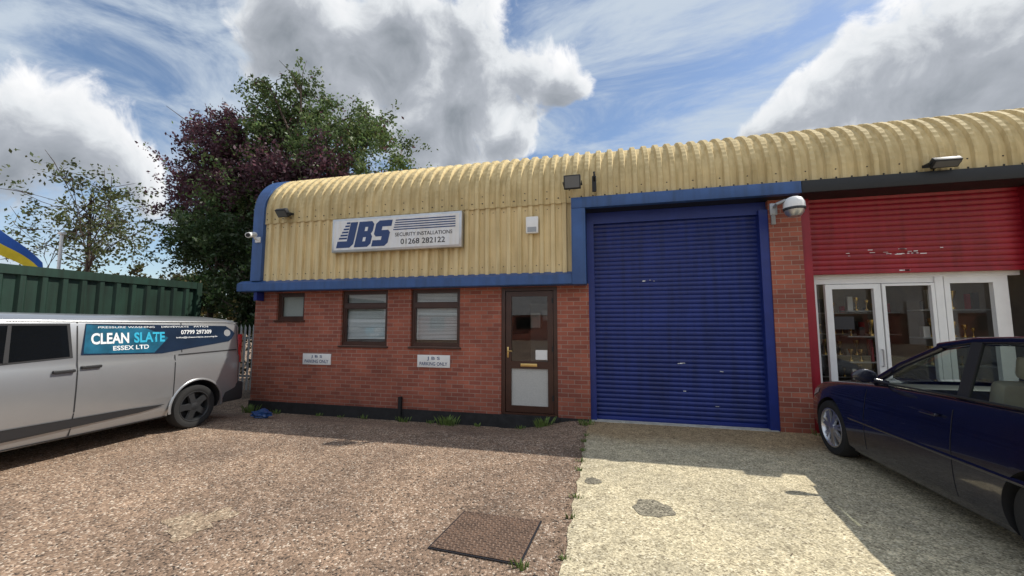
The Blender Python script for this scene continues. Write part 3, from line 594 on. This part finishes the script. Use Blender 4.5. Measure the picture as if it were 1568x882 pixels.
# ---------------------------------------------------------------- wheels
def wheel(c,side,r,parent,style,w=.2):
    ax=(side,0,0); c=Vector(c)
    lathe('tyre',[(-w,r*.68),(-w,r*.93),(-w+.02,r*.985),(-w*.5,r),(-.03,r*.985),(-.008,r*.94),(0,r*.84),(-.008,r*.72),(-.02,r*.68)],c,ax,M['tyre'],parent,48)
    rm=M['alloy'] if style=='alloy' else M['darkrim']
    lathe('rim',[(-.022,r*.72),(-.008,r*.705),(-.006,r*.67),(-.02,r*.64),(-.10,r*.61),(-.15,r*.60)],c,ax,rm,parent,48)
    lathe('brake_disc',[(-.11,r*.61),(-.11,.01)],c,ax,M['plastic'] if style!='alloy' else M['darkrim'],parent,32)
    V=[];F=[];u,w_=frame_of(Vector(ax)); n=14 if style=='alloy' else 5
    for k in range(n):
        t=2*math.pi*k/n + ((.10 if k%2 else -.10) if style=='alloy' else 0)
        d=u*math.cos(t)+w_*math.sin(t); e=Vector(ax).cross(d); hw0=.017 if style=='alloy' else .05; hw1=.013 if style=='alloy' else .038
        b=len(V); A=Vector(ax)
        for (rr,hw,o) in ((r*.10,hw0,-.012),(r*.40,hw1,-.018),(r*.66,hw1*1.25,-.022)):
            for sgn,oo in ((-1,-.03),(-1,0),(1,0),(1,-.03)): V.append(tuple(c+d*rr+e*hw*sgn*(1 if oo==0 else 1.3)+A*(o+oo)))
        for s_ in range(2):
            for q_ in range(3): F.append((b+4*s_+q_,b+4*s_+q_+1,b+4*s_+q_+5,b+4*s_+q_+4))
    mesh('spokes',V,F,rm,parent,50)
    lathe('hub_cap',[(-.03,r*.2),(-.012,r*.17),(-.004,r*.1),(-.002,.001)],c,ax,rm,parent,24)
def loft_body(name,sts,ring,mat_,parent,sy,cx,y0):
    V=[];F=[];nr=None
    for s in sts:
        h=ring(s); full=list(h)+[(-w,z) for (w,z) in h[-2:0:-1]]; nr=len(full)
        for (w,z) in full: V.append((cx+w,y0+sy*s,z))
    for j in range(len(sts)-1):
        for i in range(nr): a=j*nr+i; b=j*nr+(i+1)%nr; F.append((a,b,b+nr,a+nr))
    F.append(tuple(range(nr))); F.append(tuple((len(sts)-1)*nr+i for i in range(nr)))
    return mesh(name,V,F,mat_,parent,30)
def cutter(x0,x1,y,z,r):
    V,F=tube_geo([(x0,y,z),(x1,y,z)],[r,r],48); return mesh('cut',V,F,M['plastic'])
def darken(o,axes,R_):
    me=o.data
    if len(me.materials)<2: me.materials.append(M['plastic'])
    for p_ in me.polygons:
        for (y,z) in axes:
            if all(math.hypot(me.vertices[i].co.y-y,me.vertices[i].co.z-z)<R_+.004 for i in p_.vertices): p_.material_index=1
# ---------------------------------------------------------------- van
VN=empty('van'); VC=-7.30; VY=-1.13; ZT=1.79
vs=[0,.02,.06,.12,.3,.85,1.6,2.4,3.0,3.3,3.5,3.65,3.8,3.95,4.1,4.2,4.35,4.55,4.7,4.8,4.87]
def vring(s):
    zt=np.interp(s,[0,.06,.3,3.2,3.45,3.62,4.15,4.6,4.8,4.87],[1.69,1.74,1.77,1.79,1.75,1.68,1.16,.98,.80,.66])
    wf=np.interp(s,[0,.02,.06,.12,.3,3.6,4.2,4.6,4.8,4.87],[.90,.935,.965,.985,1,1,.97,.88,.74,.62])
    zb=np.interp(s,[0,.3,4.5,4.87],[.36,.24,.22,.28])
    P=[(0,zb),(.78,zb),(.88,zb+.03),(.925,zb+.14),(.938,.48),(.955,.56),(.956,.85),(.950,1.08),(.932,1.13),(.925,1.20),(.868,1.645),(.845,1.69),(.77,1.735),(.4,1.775),(0,ZT)]
    k=(zt-.66)/(ZT-.66)
    return [(w*wf,(z if z<.66 else .66+(z-.66)*k)) for w,z in P]
vb=loft_body('body',vs,vring,M['vanpaint'],VN,-1,VC,VY)
vw=[(-1.90,.335),(-4.80,.335)]
boolcut(vb,[cutter(VC+s*.62,VC+s*1.2,y,z+.02,.395) for (y,z) in vw for s in (1,-1)]); darken(vb,[(y,z+.02) for y,z in vw],.395); fin(vb.data,28)
bv=vb.modifiers.new('bev','BEVEL'); bv.width=.012; bv.segments=2; bv.limit_method='ANGLE'; bv.angle_limit=math.radians(28)
for (y,z) in vw:
    for s in (1,-1): wheel((VC+s*.925,y,z),s,.335,VN,'van')
VP=[(.24,.88),(.38,.925),(.48,.938),(.56,.955),(.85,.956),(1.08,.950),(1.13,.932),(1.20,.925),(1.645,.868),(1.69,.845),(1.735,.77)]
def vx(z,off=.004): return VC+float(np.interp(z,[a for a,_ in VP],[b for _,b in VP]))+off
def vpanel(name,pts,m,off=.004,nz=10):
    zs=[p_[1] for p_ in pts]; z0,z1=min(zs),max(zs); V=[];F=[]
    lv=sorted(set([z0+(z1-z0)*i/nz for i in range(nz+1)]))
    for z in lv:
        z_=min(max(z,z0+1e-5),z1-1e-5); X=[]
        for i in range(len(pts)):
            (ya,za),(yb,zb)=pts[i],pts[(i+1)%len(pts)]
            if (za-z_)*(zb-z_)<0: X.append(ya+(yb-ya)*(z_-za)/(zb-za))
        if len(X)<2: continue
        V+=[(vx(z,off),min(X),z),(vx(z,off),max(X),z)]
    for i in range(len(V)//2-1): F.append((2*i,2*i+1,2*i+3,2*i+2))
    return mesh(name,V,F,m,VN)
vpanel('window_seal',[(-3.44,1.215),(-4.35,1.175),(-4.66,1.205),(-4.06,1.645),(-3.47,1.645)],M['plastic'],.003)
vpanel('front_side_window',[(-3.47,1.24),(-4.35,1.20),(-4.60,1.225),(-4.05,1.62),(-3.50,1.62)],M['darkglass'],.006)
vpanel('window_divider',[(-3.98,1.21),(-4.02,1.21),(-3.99,1.63),(-3.96,1.63)],M['plastic'],.009)
vpanel('graphic_base',[(-3.37,1.215),(-2.45,1.205),(-1.36,1.34),(-1.27,1.48),(-1.44,1.60),(-3.32,1.642)],M['vinyldark'],.004)
vpanel('graphic_cyan',[(-3.345,1.235),(-2.55,1.225),(-2.35,1.44),(-2.75,1.62),(-3.315,1.632)],mat('van_vinyl_petrol',(.01,.10,.17),rough=.35,var=.6,vscale=3),.006)
vxt=lambda z: vx(z,.009)
text('clean_text','CLEAN',-3.27,-2.86,1.375,1.52,M['vinylwhite'],VN,plane='side',pos=vxt,off=.03)
text('slate_text','SLATE',-2.80,-2.41,1.375,1.52,M['teal'],VN,plane='side',pos=vxt,off=.03)
text('essex_text','ESSEX LTD',-3.04,-2.62,1.285,1.345,M['vinylwhite'],VN,plane='side',pos=vxt,off=.02)
text('roof_text','PRESSURE WASHING    DRIVEWAYS    PATIOS',-3.20,-1.75,1.58,1.605,M['vinylwhite'],VN,plane='side',pos=vxt,off=.005)
text('phone_text','07799 297309',-2.18,-1.70,1.475,1.54,M['vinylwhite'],VN,plane='side',pos=vxt,off=.02)
text('web_text','info@cleanslate.example',-2.25,-1.6,1.41,1.44,M['vinylwhite'],VN,plane='side',pos=vxt,off=.01)
blobm=[( -1.42+.06*math.cos(t*math.pi/8),1.48+.06*math.sin(t*math.pi/8)) for t in range(16)]; vpanel('graphic_splash',blobm,M['galv'],.007)
vpanel('rub_strip',[(-4.3,.35),(-2.6,.41),(-2.31,.475),(-4.3,.50)],M['plastic'],.016,8)
def seam(name,ya,za,yb,zb,t=.007):
    n=14; V=[];F=[]
    for i in range(n+1):
        z=za+(zb-za)*i/n; y=ya+(yb-ya)*i/n; dy,dz=(t,0) if abs(zb-za)>abs(yb-ya) else (0,t)
        V+=[(vx(z-dz,.0025),y-dy,z-dz),(vx(z+dz,.0025),y+dy,z+dz)]
    for i in range(n): F.append((2*i,2*i+1,2*i+3,2*i+2))
    mesh(name,V,F,M['plastic'],VN)
seam('door_seam',-3.40,.28,-3.40,1.66); seam('slide_seam',-2.27,.30,-2.27,1.17); seam('slide_seam_upper',-2.17,1.2,-2.17,1.66); seam('rail',-2.22,1.165,-1.25,1.185,.010); seam('sill_seam',-4.6,.27,-2.3,.27); seam('roof_seam',-4.0,1.668,-1.2,1.655,.005)
seam('rear_quarter_seam',-1.22,.6,-1.24,1.66,.006)
for yy,zz in ((-3.53,1.07),(-3.27,1.10)):
    box('door_handle',vx(zz,-.01),vx(zz,.035),yy-.10,yy+.10,zz-.018,zz+.018,M['plastic'],VN,.008)
boxes('rear_bumper',[(VC-.85,VC+.85,VY-.22,VY+.07,.34,.56)],M['plastic'],VN)
for s in (1,-1):
    box('rear_light',VC+s*.875-.045,VC+s*.875+.02,VY-.06,VY+.012,.95,1.45,M['redlamp'],VN,.012)
    box('bumper_corner',VC+s*.90-.08,VC+s*.90+.035,VY-.34,VY+.06,.30,.62,M['plastic'],VN,.04)
    box('mirror',VC+s*1.10-.12,VC+s*1.10+.12,-4.50,-4.38,1.15,1.45,M['plastic'],VN,.03)
V=[(VC-.78,VY-3.64,1.65),(VC+.78,VY-3.64,1.65),(VC+.86,VY-4.16,1.17),(VC-.86,VY-4.16,1.17)]
mesh('windscreen',[(a,b-.012,c+.012) for a,b,c in V],[(0,1,2,3)],M['darkglass'],VN)
V=[(VC-.70,VY+.006,1.15),(VC+.70,VY+.006,1.15),(VC+.64,VY+.006,1.58),(VC-.64,VY+.006,1.58)]; mesh('rear_window',V,[(0,1,2,3)],M['darkglass'],VN)
boxes('grille',[(VC-.5,VC+.5,VY-4.90,VY-4.86,.5,.72)],M['plastic'],VN)
for (y,z) in vw:
    V=[];F=[]
    for k in range(25):
        t=math.radians(-8+196*k/24)
        for rr,xx in ((.392,.945),(.392,.963),(.415,.962),(.425,.950)): V.append((VC+xx,y+rr*math.cos(t),z+.02+rr*math.sin(t)))
    for k in range(24):
        for i in range(3): a=4*k+i; F.append((a,a+1,a+5,a+4))
    mesh('wheel_arch_trim',V,F,M['vanpaint'],VN,60)
# ---------------------------------------------------------------- car
CR=empty('car'); CC=3.60; CY=-.30
cs=[0,.03,.08,.15,.25,.4,.55,.7,.85,1.0,1.2,1.4,1.6,1.75,1.9,2.2,2.6,3.0,3.4,3.6,3.8,4.0,4.2,4.35,4.45,4.52,4.56]
def cring(s):
    W=np.interp(s,[0,.03,.08,.15,.4,.8,1.4,2.4,3.3,3.9,4.3,4.5,4.56],[.58,.69,.76,.815,.87,.89,.90,.905,.905,.895,.86,.80,.72])
    zs=np.interp(s,[0,.03,.08,.15,.3,.6,1.0,1.4,1.75,2.2,3.7,4.1,4.35,4.48,4.56],[.62,.70,.76,.80,.85,.905,.955,.995,1.02,1.035,1.065,1.07,1.04,.98,.88])
    zb=np.interp(s,[0,.3,1,3.8,4.4,4.7],[.26,.20,.17,.17,.22,.30])
    cw=np.interp(s,[0,.3,1.0,1.75,4,4.7],[.01,.035,.055,.045,.03,.02])
    fr=[(W-.16,0),(W-.05,.03),(W-.015,.14),(W,.30),(W+.004,.48),(W-.004,.62),(W-.015,.70),(W-.03,.82),(W-.055,.93),(W-.10,.985),(W-.19,1.0)]
    P=[(0,zb)]+[(w,zb+(zs-zb)*k) for w,k in fr]+[(W*.5,zs+cw*.8),(0,zs+cw)]
    return [tuple(x) for x in cr(P,34)]
def dens(a,k=2):
    o=[]
    for i in range(len(a)-1):
        for j in range(k): o.append(a[i]+(a[i+1]-a[i])*j/k)
    return o+[a[-1]]
cb=loft_body('body',dens(cs,2),cring,M['carpaint'],CR,-1,CC,CY)
cwl=[(-1.0,.335),(-3.62,.335)]
boolcut(cb,[cutter(CC+s*.58,CC+s*1.2,y,z,.372) for (y,z) in cwl for s in (1,-1)]); darken(cb,cwl,.372)
bm=bmesh.new(); bm.from_mesh(cb.data); dl=[]
for f in bm.faces:
    c=f.calc_center_median(); s=CY-c.y
    if 1.60<s<3.92 and c.z>.985 and abs(c.x-CC)<.74: dl.append(f)
bmesh.ops.delete(bm,geom=dl,context='FACES'); bm.to_mesh(cb.data); bm.free(); fin(cb.data,32)
for (y,z) in cwl:
    for s in (1,-1): wheel((CC+s*.885,y,z),s,.335,CR,'alloy',.21)
def cp(s,w,z): return (CC+w,CY-s,z)
V=[];F=[];sr=np.linspace(2.12,3.62,17); wr=np.linspace(-1,1,17)
def rz(s): return 1.52-.16*((s-2.85)/.85)**2*.62
for s in sr:
    half=.60-.02*((s-2.8)/.7)**2
    for w in wr: V.append(cp(s,w*half,rz(s)+.05*(1-abs(w)**2.5)-(.02 if abs(w)>.99 else 0)))
for j in range(16):
    for i in range(16): a=j*17+i; F.append((a,a+1,a+18,a+17))
rf=mesh('roof',V,F,M['carpaint'],CR,60); sm=rf.modifiers.new('s','SOLIDIFY'); sm.thickness=.03; sm.offset=-1
def strip(name,a,b,wd,th,m):
    a=Vector(a);b=Vector(b);d=(b-a).normalized(); e=Vector((0,1,0)); e=(e-d*e.dot(d)).normalized(); n_=d.cross(e); V=[]
    for p_ in (a,b):
        for (i,j) in ((-1,-1),(1,-1),(1,1),(-1,1)): V.append(tuple(p_+e*wd*i+n_*th*j))
    return mesh(name,V,[(0,1,2,3),(4,5,6,7),(0,1,5,4),(1,2,6,5),(2,3,7,6),(3,0,4,7)],m,CR)
for s in (1,-1):
    tube('a_pillar',[cp(1.46,s*.79,1.01),cp(1.78,s*.71,1.23),cp(2.14,s*.60,1.43)],[.036,.034,.034],M['carpaint'],CR,8)
    strip('b_pillar',cp(2.56,s*.79,1.03),cp(2.52,s*.617,1.50),.05,.012,M['plastic'])
    V=[cp(3.52,s*.775,1.05),cp(4.15,s*.72,1.07),cp(3.70,s*.575,1.41),cp(3.42,s*.597,1.46)]
    o=mesh('c_pillar',V,[(0,1,2,3)],M['carpaint'],CR); md=o.modifiers.new('s','SOLIDIFY'); md.thickness=.03
    tube('roof_rail',[cp(2.10,s*.600,rz(2.12)-.01),cp(2.5,s*.607,rz(2.5)-.002),cp(2.9,s*.607,rz(2.9)-.002),cp(3.3,s*.60,rz(3.3)-.002),cp(3.64,s*.587,rz(3.62)-.01)],.032,M['carpaint'],CR,8)
    tube('belt_moulding',[cp(1.52,s*.805,1.02),cp(2.1,s*.812,1.037),cp(3.0,s*.812,1.055),cp(3.6,s*.80,1.068)],.010,M['plastic'],CR,6)
    V=[cp(1.60,s*.78,1.02),cp(2.53,s*.79,1.03),cp(2.49,s*.618,1.50),cp(2.17,s*.607,1.435)]; mesh('front_side_glass',V,[(0,1,2,3)],M['carglass'],CR)
    V=[cp(2.59,s*.79,1.03),cp(3.54,s*.78,1.05),cp(3.40,s*.605,1.46),cp(2.55,s*.618,1.50)]; mesh('rear_side_glass',V,[(0,1,2,3)],M['carglass'],CR)
    bm=bmesh.new(); bmesh.ops.create_uvsphere(bm,u_segments=20,v_segments=12,radius=1)
    for v in bm.verts: v.co=Vector((CC+s*.99+v.co.x*.115,CY-1.68+v.co.y*(.075 if v.co.y>0 else .02),1.10+v.co.z*.072*(1-.2*abs(v.co.x))))
    me=bpy.data.meshes.new('door_mirror'); bm.to_mesh(me); bm.free(); me.materials.append(M['carpaint']); fin(me,60); link(bpy.data.objects.new('door_mirror',me),CR)
    tube('mirror_arm',[cp(1.70,s*.80,1.03),cp(1.68,s*.92,1.06)],.025,M['carpaint'],CR,8)
    for nm,sa,za,sb,zb in (('door_seam',1.42,.28,1.44,1.0),('door_seam_b',2.56,.26,2.56,1.01),('door_seam_c',3.40,.7,3.6,1.02),('bonnet_seam',.35,.83,1.4,.965)):
        n=10;V=[];F=[]
        for i in range(n+1):
            sv=sa+(sb-sa)*i/n; zv=za+(zb-za)*i/n; rr=cring(sv)
            zz=[r_[1] for r_ in rr[3:-4]]; ww=[r_[0] for r_ in rr[3:-4]]; w=float(np.interp(zv,zz,ww))+.002
            if nm=='bonnet_seam': V+=[cp(sv,s*w,zv-.004),cp(sv,s*w,zv+.004)]
            else: V+=[cp(sv-.004,s*w,zv),cp(sv+.004,s*w,zv)]
        for i in range(n): F.append((2*i,2*i+1,2*i+3,2*i+2))
        mesh(nm,V,F,M['plastic'],CR)
    for sh_ in (2.36,3.28): box('door_handle',CC+s*.903-.02,CC+s*.903+.02,CY-sh_-.09,CY-sh_+.09,.86,.885,M['carpaint'],CR,.008)
    V=[];F=[];n=30
    for i in range(n+1):
        sv=1.16+(3.2-1.16)*i/n; V+=[cp(sv,s*.900,.54),cp(sv,s*.916,.552),cp(sv,s*.916,.578),cp(sv,s*.900,.59)]
    for i in range(n):
        for k in range(3): a=4*i+k; F.append((a,a+1,a+5,a+4))
    mesh('side_moulding',V,F,M['carpaint'],CR,60)
    V=[];F=[];n=10
    for i in range(n+1):
        sv=.035+.36*i/n; rr=cring(sv); zz=[r_[1] for r_ in rr[3:-6]]; ww=[r_[0] for r_ in rr[3:-6]]; t=.5+.5*(1-i/n); zc=.66+.10*i/n
        for dz in (-.06*t,0,.05*t): V.append(cp(sv-.003,s*(float(np.interp(zc+dz,zz,ww))+.005),zc+dz))
    for i in range(n):
        for k in range(2): a=3*i+k; F.append((a,a+1,a+4,a+3))
    mesh('headlight',V,F,M['lamp'],CR,60)
V=[cp(1.48,-.77,1.03),cp(1.40,0,1.055),cp(1.48,.77,1.03),cp(2.13,.585,1.445),cp(2.10,0,1.475),cp(2.13,-.585,1.445)]; mesh('windscreen',V,[(0,1,4,5),(1,2,3,4)],M['carglass'],CR,60)
V=[cp(4.12,-.69,1.08),cp(4.18,0,1.095),cp(4.12,.69,1.08),cp(3.62,.572,1.43),cp(3.62,0,1.47),cp(3.62,-.572,1.43)]; mesh('rear_screen',V,[(0,1,4,5),(1,2,3,4)],M['carglass'],CR,60)
boxes('cabin_floor',[(CC-.78,CC+.78,CY-3.9,CY-1.55,.30,.34)],M['dark'],CR)
boxes('door_cards',[(CC-.79,CC-.75,CY-3.6,CY-1.60,.34,.985),(CC+.75,CC+.79,CY-3.6,CY-1.60,.34,.985)],M['cream'],CR)
box('dashboard',CC-.73,CC+.73,CY-1.90,CY-1.50,.65,1.02,M['plastic'],CR,.04)
def seat(x,s,w=.25):
    box('seat_base',x-w,x+w,CY-s-.27,CY-s+.27,.42,.60,M['cream'],CR,.05)
    o=box('seat_back',-w,w,-.07,.07,0,.66,M['cream'],CR,.05); o.location=(x,CY-s-.27,.55); o.rotation_euler=(math.radians(14),0,0)
    o=box('head_rest',-.13,.13,-.05,.05,0,.19,M['cream'],CR,.04); o.location=(x,CY-s-.45,1.21); o.rotation_euler=(math.radians(10),0,0)
seat(CC-.38,2.22); seat(CC+.38,2.10); box('rear_bench',CC-.68,CC+.68,CY-3.5,CY-3.1,.42,.6,M['cream'],CR,.05)
o=box('rear_backrest',-.68,.68,-.07,.07,0,.58,M['cream'],CR,.05); o.location=(CC,CY-3.52,.52); o.rotation_euler=(math.radians(18),0,0)
for x in (-.42,.42): box('rear_head_rest',CC+x-.13,CC+x+.13,CY-3.76,CY-3.67,1.05,1.20,M['cream'],CR,.04)
pts=[(CC+.38+.18*math.cos(t*math.pi/12),CY-2.0-.08*math.sin(t*math.pi/12),1.02+.16*math.sin(t*math.pi/12)) for t in range(25)]; tube('steering_wheel',pts,.014,M['plastic'],CR,8)
boxes('parcel_shelf',[(CC-.7,CC+.7,CY-4.15,CY-3.68,1.02,1.03)],M['dark'],CR)
boxes('number_plate',[(CC-.26,CC+.26,CY+.005,CY+.015,.42,.53)],M['white'],CR); boxes('rear_plate',[(CC-.26,CC+.26,CY-4.585,CY-4.57,.55,.66)],M['brass'],CR)
# ---------------------------------------------------------------- opposite side of the yard (seen in reflections)
OB=empty('opposite_building'); boxes('walls',[(-45,45,-44,-30,0,2.4)],M['brick'],OB); boxes('cladding',[(-45.1,45.1,-44.1,-29.9,2.41,6)],M['grey'],OB)
boxes('doors',[(x,x+3.2,-29.88,-29.8,0,3.4) for x in range(-40,40,9)],M['white'],OB); boxes('windows',[(x+4.5,x+6,-29.98,-29.8,1.1,2.2) for x in range(-40,40,9)],M['darkglass'],OB)
# ---------------------------------------------------------------- world
Wd=bpy.data.worlds.new('World'); S.world=Wd; Wd.use_nodes=True; N=Wd.node_tree.nodes; L=Wd.node_tree.links; N.clear()
Wd.cycles.sampling_method='MANUAL'; Wd.cycles.sample_map_resolution=256
sun=Vector((.77,.40,1.0)).normalized(); el=math.asin(sun.z); az=math.atan2(sun.x,sun.y)
blobs=[(-418,479,433,.14),(-437,471,473,.13),(-391,492,363,.13),(-300,512,383,.15),(-275,525,303,.13),(-195,535,413,.13),(-197,542,333,.13),(-110,556,383,.10),(-55,570,385,.075),(-139,559,293,.09),(-218,543,263,.10),(-290,505,453,.10),
 (-869,385,273,.12),(-791,404,263,.09),(-700,430,225,.07),
 (269,657,303,.06),(338,670,343,.09),(416,686,373,.11),(505,706,393,.13),(580,720,420,.14),(512,714,323,.12),(405,689,313,.09),(679,748,393,.18)]
g=bpy.data.node_groups.new('CloudField','ShaderNodeTree'); g.interface.new_socket('V',in_out='INPUT',socket_type='NodeSocketVector'); g.interface.new_socket('F',in_out='OUTPUT',socket_type='NodeSocketFloat')
gn,gl=g.nodes,g.links; gi=gn.new('NodeGroupInput'); go=gn.new('NodeGroupOutput')
prev=None
for (x,y,z,r) in blobs:
    c=Vector((x,y,z)).normalized(); d=gn.new('ShaderNodeVectorMath'); d.operation='DISTANCE'; gl.new(gi.outputs[0],d.inputs[0]); d.inputs[1].default_value=c
    k=gn.new('ShaderNodeMath'); k.operation='MULTIPLY_ADD'; gl.new(d.outputs['Value'],k.inputs[0]); k.inputs[1].default_value=-1/r; k.inputs[2].default_value=1
    if prev is None: prev=k.outputs[0]
    else:
        s_=gn.new('ShaderNodeMath'); s_.operation='SMOOTH_MAX'; gl.new(prev,s_.inputs[0]); gl.new(k.outputs[0],s_.inputs[1]); s_.inputs[2].default_value=.3; prev=s_.outputs[0]
sp=gn.new('ShaderNodeSeparateXYZ'); gl.new(gi.outputs[0],sp.inputs[0])
nb=gn.new('ShaderNodeTexNoise'); nb.inputs['Scale'].default_value=2.3; nb.inputs['Detail'].default_value=1; gl.new(gi.outputs[0],nb.inputs['Vector'])
mr=gn.new('ShaderNodeMapRange'); mr.inputs[1].default_value=-.25; mr.inputs[2].default_value=.1; mr.inputs[3].default_value=-1.45; mr.inputs[4].default_value=-9; gl.new(sp.outputs[1],mr.inputs[0])
k=gn.new('ShaderNodeMath'); k.operation='MULTIPLY_ADD'; gl.new(nb.outputs[0],k.inputs[0]); k.inputs[1].default_value=4.6; gl.new(mr.outputs[0],k.inputs[2])  # extra clouds out of view behind the camera, added for fill and reflections
s_=gn.new('ShaderNodeMath'); s_.operation='MAXIMUM'; gl.new(prev,s_.inputs[0]); gl.new(k.outputs[0],s_.inputs[1]); prev=s_.outputs[0]
fb=gn.new('ShaderNodeTexNoise'); fb.inputs['Scale'].default_value=11; fb.inputs['Detail'].default_value=6; fb.inputs['Roughness'].default_value=.58; gl.new(gi.outputs[0],fb.inputs['Vector'])
k=gn.new('ShaderNodeMath'); k.operation='MULTIPLY_ADD'; gl.new(fb.outputs[0],k.inputs[0]); k.inputs[1].default_value=1.5; k.inputs[2].default_value=-.75
s_=gn.new('ShaderNodeMath'); gl.new(prev,s_.inputs[0]); gl.new(k.outputs[0],s_.inputs[1]); gl.new(s_.outputs[0],go.inputs[0])
tc=N.new('ShaderNodeTexCoord'); D0=tc.outputs['Generated']
nz=N.new('ShaderNodeTexNoise'); nz.inputs['Scale'].default_value=6; nz.inputs['Detail'].default_value=2; L.new(D0,nz.inputs['Vector'])
sb=N.new('ShaderNodeVectorMath'); sb.operation='SUBTRACT'; sb.inputs[1].default_value=(.5,.5,.5); L.new(nz.outputs['Color'],sb.inputs[0])
ma=N.new('ShaderNodeVectorMath'); ma.operation='MULTIPLY_ADD'; ma.inputs[1].default_value=(.13,.13,.13); L.new(sb.outputs[0],ma.inputs[0]); L.new(D0,ma.inputs[2])
A=N.new('ShaderNodeGroup'); A.node_tree=g; L.new(ma.outputs[0],A.inputs[0])
off=N.new('ShaderNodeVectorMath'); off.operation='ADD'; off.inputs[1].default_value=Vector((.35,.1,.9))*.055; L.new(ma.outputs[0],off.inputs[0])
A2=N.new('ShaderNodeGroup'); A2.node_tree=g; L.new(off.outputs[0],A2.inputs[0])
mask=N.new('ShaderNodeMapRange'); mask.interpolation_type='SMOOTHSTEP'; mask.inputs[1].default_value=-.03; mask.inputs[2].default_value=.28; L.new(A.outputs[0],mask.inputs[0])
shd=N.new('ShaderNodeValToRGB'); e=shd.color_ramp.elements; e[0].position=0; e[0].color=(.98,.98,.99,1); e[1].position=1; e[1].color=(.27,.30,.34,1)
q_=e.new(.38); q_.color=(.76,.79,.82,1); q_=e.new(.62); q_.color=(.44,.47,.52,1)
mr=N.new('ShaderNodeMapRange'); mr.inputs[1].default_value=-.35; mr.inputs[2].default_value=1.0; L.new(A2.outputs[0],mr.inputs[0]); L.new(mr.outputs[0],shd.inputs[0])
sky=N.new('ShaderNodeTexSky'); sky.sky_type='NISHITA'; sky.sun_disc=False; sky.sun_elevation=el; sky.sun_rotation=az; sky.air_density=1.0; sky.dust_density=.5; sky.ozone_density=2.0
mp=N.new('ShaderNodeMapping'); mp.inputs['Scale'].default_value=(1.2,2.2,5.5); mp.inputs['Rotation'].default_value=(.2,.25,.3); L.new(D0,mp.inputs[0])
ci=N.new('ShaderNodeTexNoise'); ci.inputs['Scale'].default_value=1.8; ci.inputs['Detail'].default_value=7; ci.inputs['Roughness'].default_value=.63; ci.inputs['Distortion'].default_value=.6; L.new(mp.outputs[0],ci.inputs['Vector'])
cm=N.new('ShaderNodeMapRange'); cm.interpolation_type='SMOOTHSTEP'; cm.inputs[1].default_value=.36; cm.inputs[2].default_value=.66; cm.inputs[3].default_value=.0; cm.inputs[4].default_value=.9; L.new(ci.outputs[0],cm.inputs[0])
b1=N.new('ShaderNodeBackground'); b1.inputs[1].default_value=.14; L.new(sky.outputs[0],b1.inputs[0])
b2=N.new('ShaderNodeBackground'); b2.inputs[0].default_value=(.60,.68,.77,1); b2.inputs[1].default_value=1
b3=N.new('ShaderNodeBackground'); L.new(shd.outputs[0],b3.inputs[0])
# unseen clouds behind the camera are brightened as added fill for the facade
br=N.new('ShaderNodeMapRange'); br.inputs[1].default_value=.15; br.inputs[2].default_value=-.4; br.inputs[3].default_value=1.03; br.inputs[4].default_value=2.1
br2=N.new('ShaderNodeSeparateXYZ'); L.new(D0,br2.inputs[0]); L.new(br2.outputs[1],br.inputs[0]); L.new(br.outputs[0],b3.inputs[1])
m1=N.new('ShaderNodeMixShader'); L.new(cm.outputs[0],m1.inputs[0]); L.new(b1.outputs[0],m1.inputs[1]); L.new(b2.outputs[0],m1.inputs[2])
m2=N.new('ShaderNodeMixShader'); L.new(mask.outputs[0],m2.inputs[0]); L.new(m1.outputs[0],m2.inputs[1]); L.new(b3.outputs[0],m2.inputs[2])
ow=N.new('ShaderNodeOutputWorld'); L.new(m2.outputs[0],ow.inputs[0])
sl=bpy.data.lights.new('sun','SUN'); sl.energy=4.5; sl.angle=math.radians(.5); sl.color=(1,.95,.86); so=bpy.data.objects.new('sun',sl); COL.objects.link(so); so.rotation_euler=sun.to_track_quat('Z','Y').to_euler(); so.location=(20,10,30)
# ---------------------------------------------------------------- camera
cd=bpy.data.cameras.new('camera'); cd.sensor_width=36; cd.lens=600/1568*36; cd.clip_end=3000; cd.clip_start=.05
co=bpy.data.objects.new('camera',cd); COL.objects.link(co); co.location=(0,-6.9,1.65); co.rotation_euler=(math.radians(95.1),0,math.radians(13.6)); S.camera=co
S.view_settings.view_transform='Standard'; S.view_settings.look='None'; S.view_settings.exposure=0
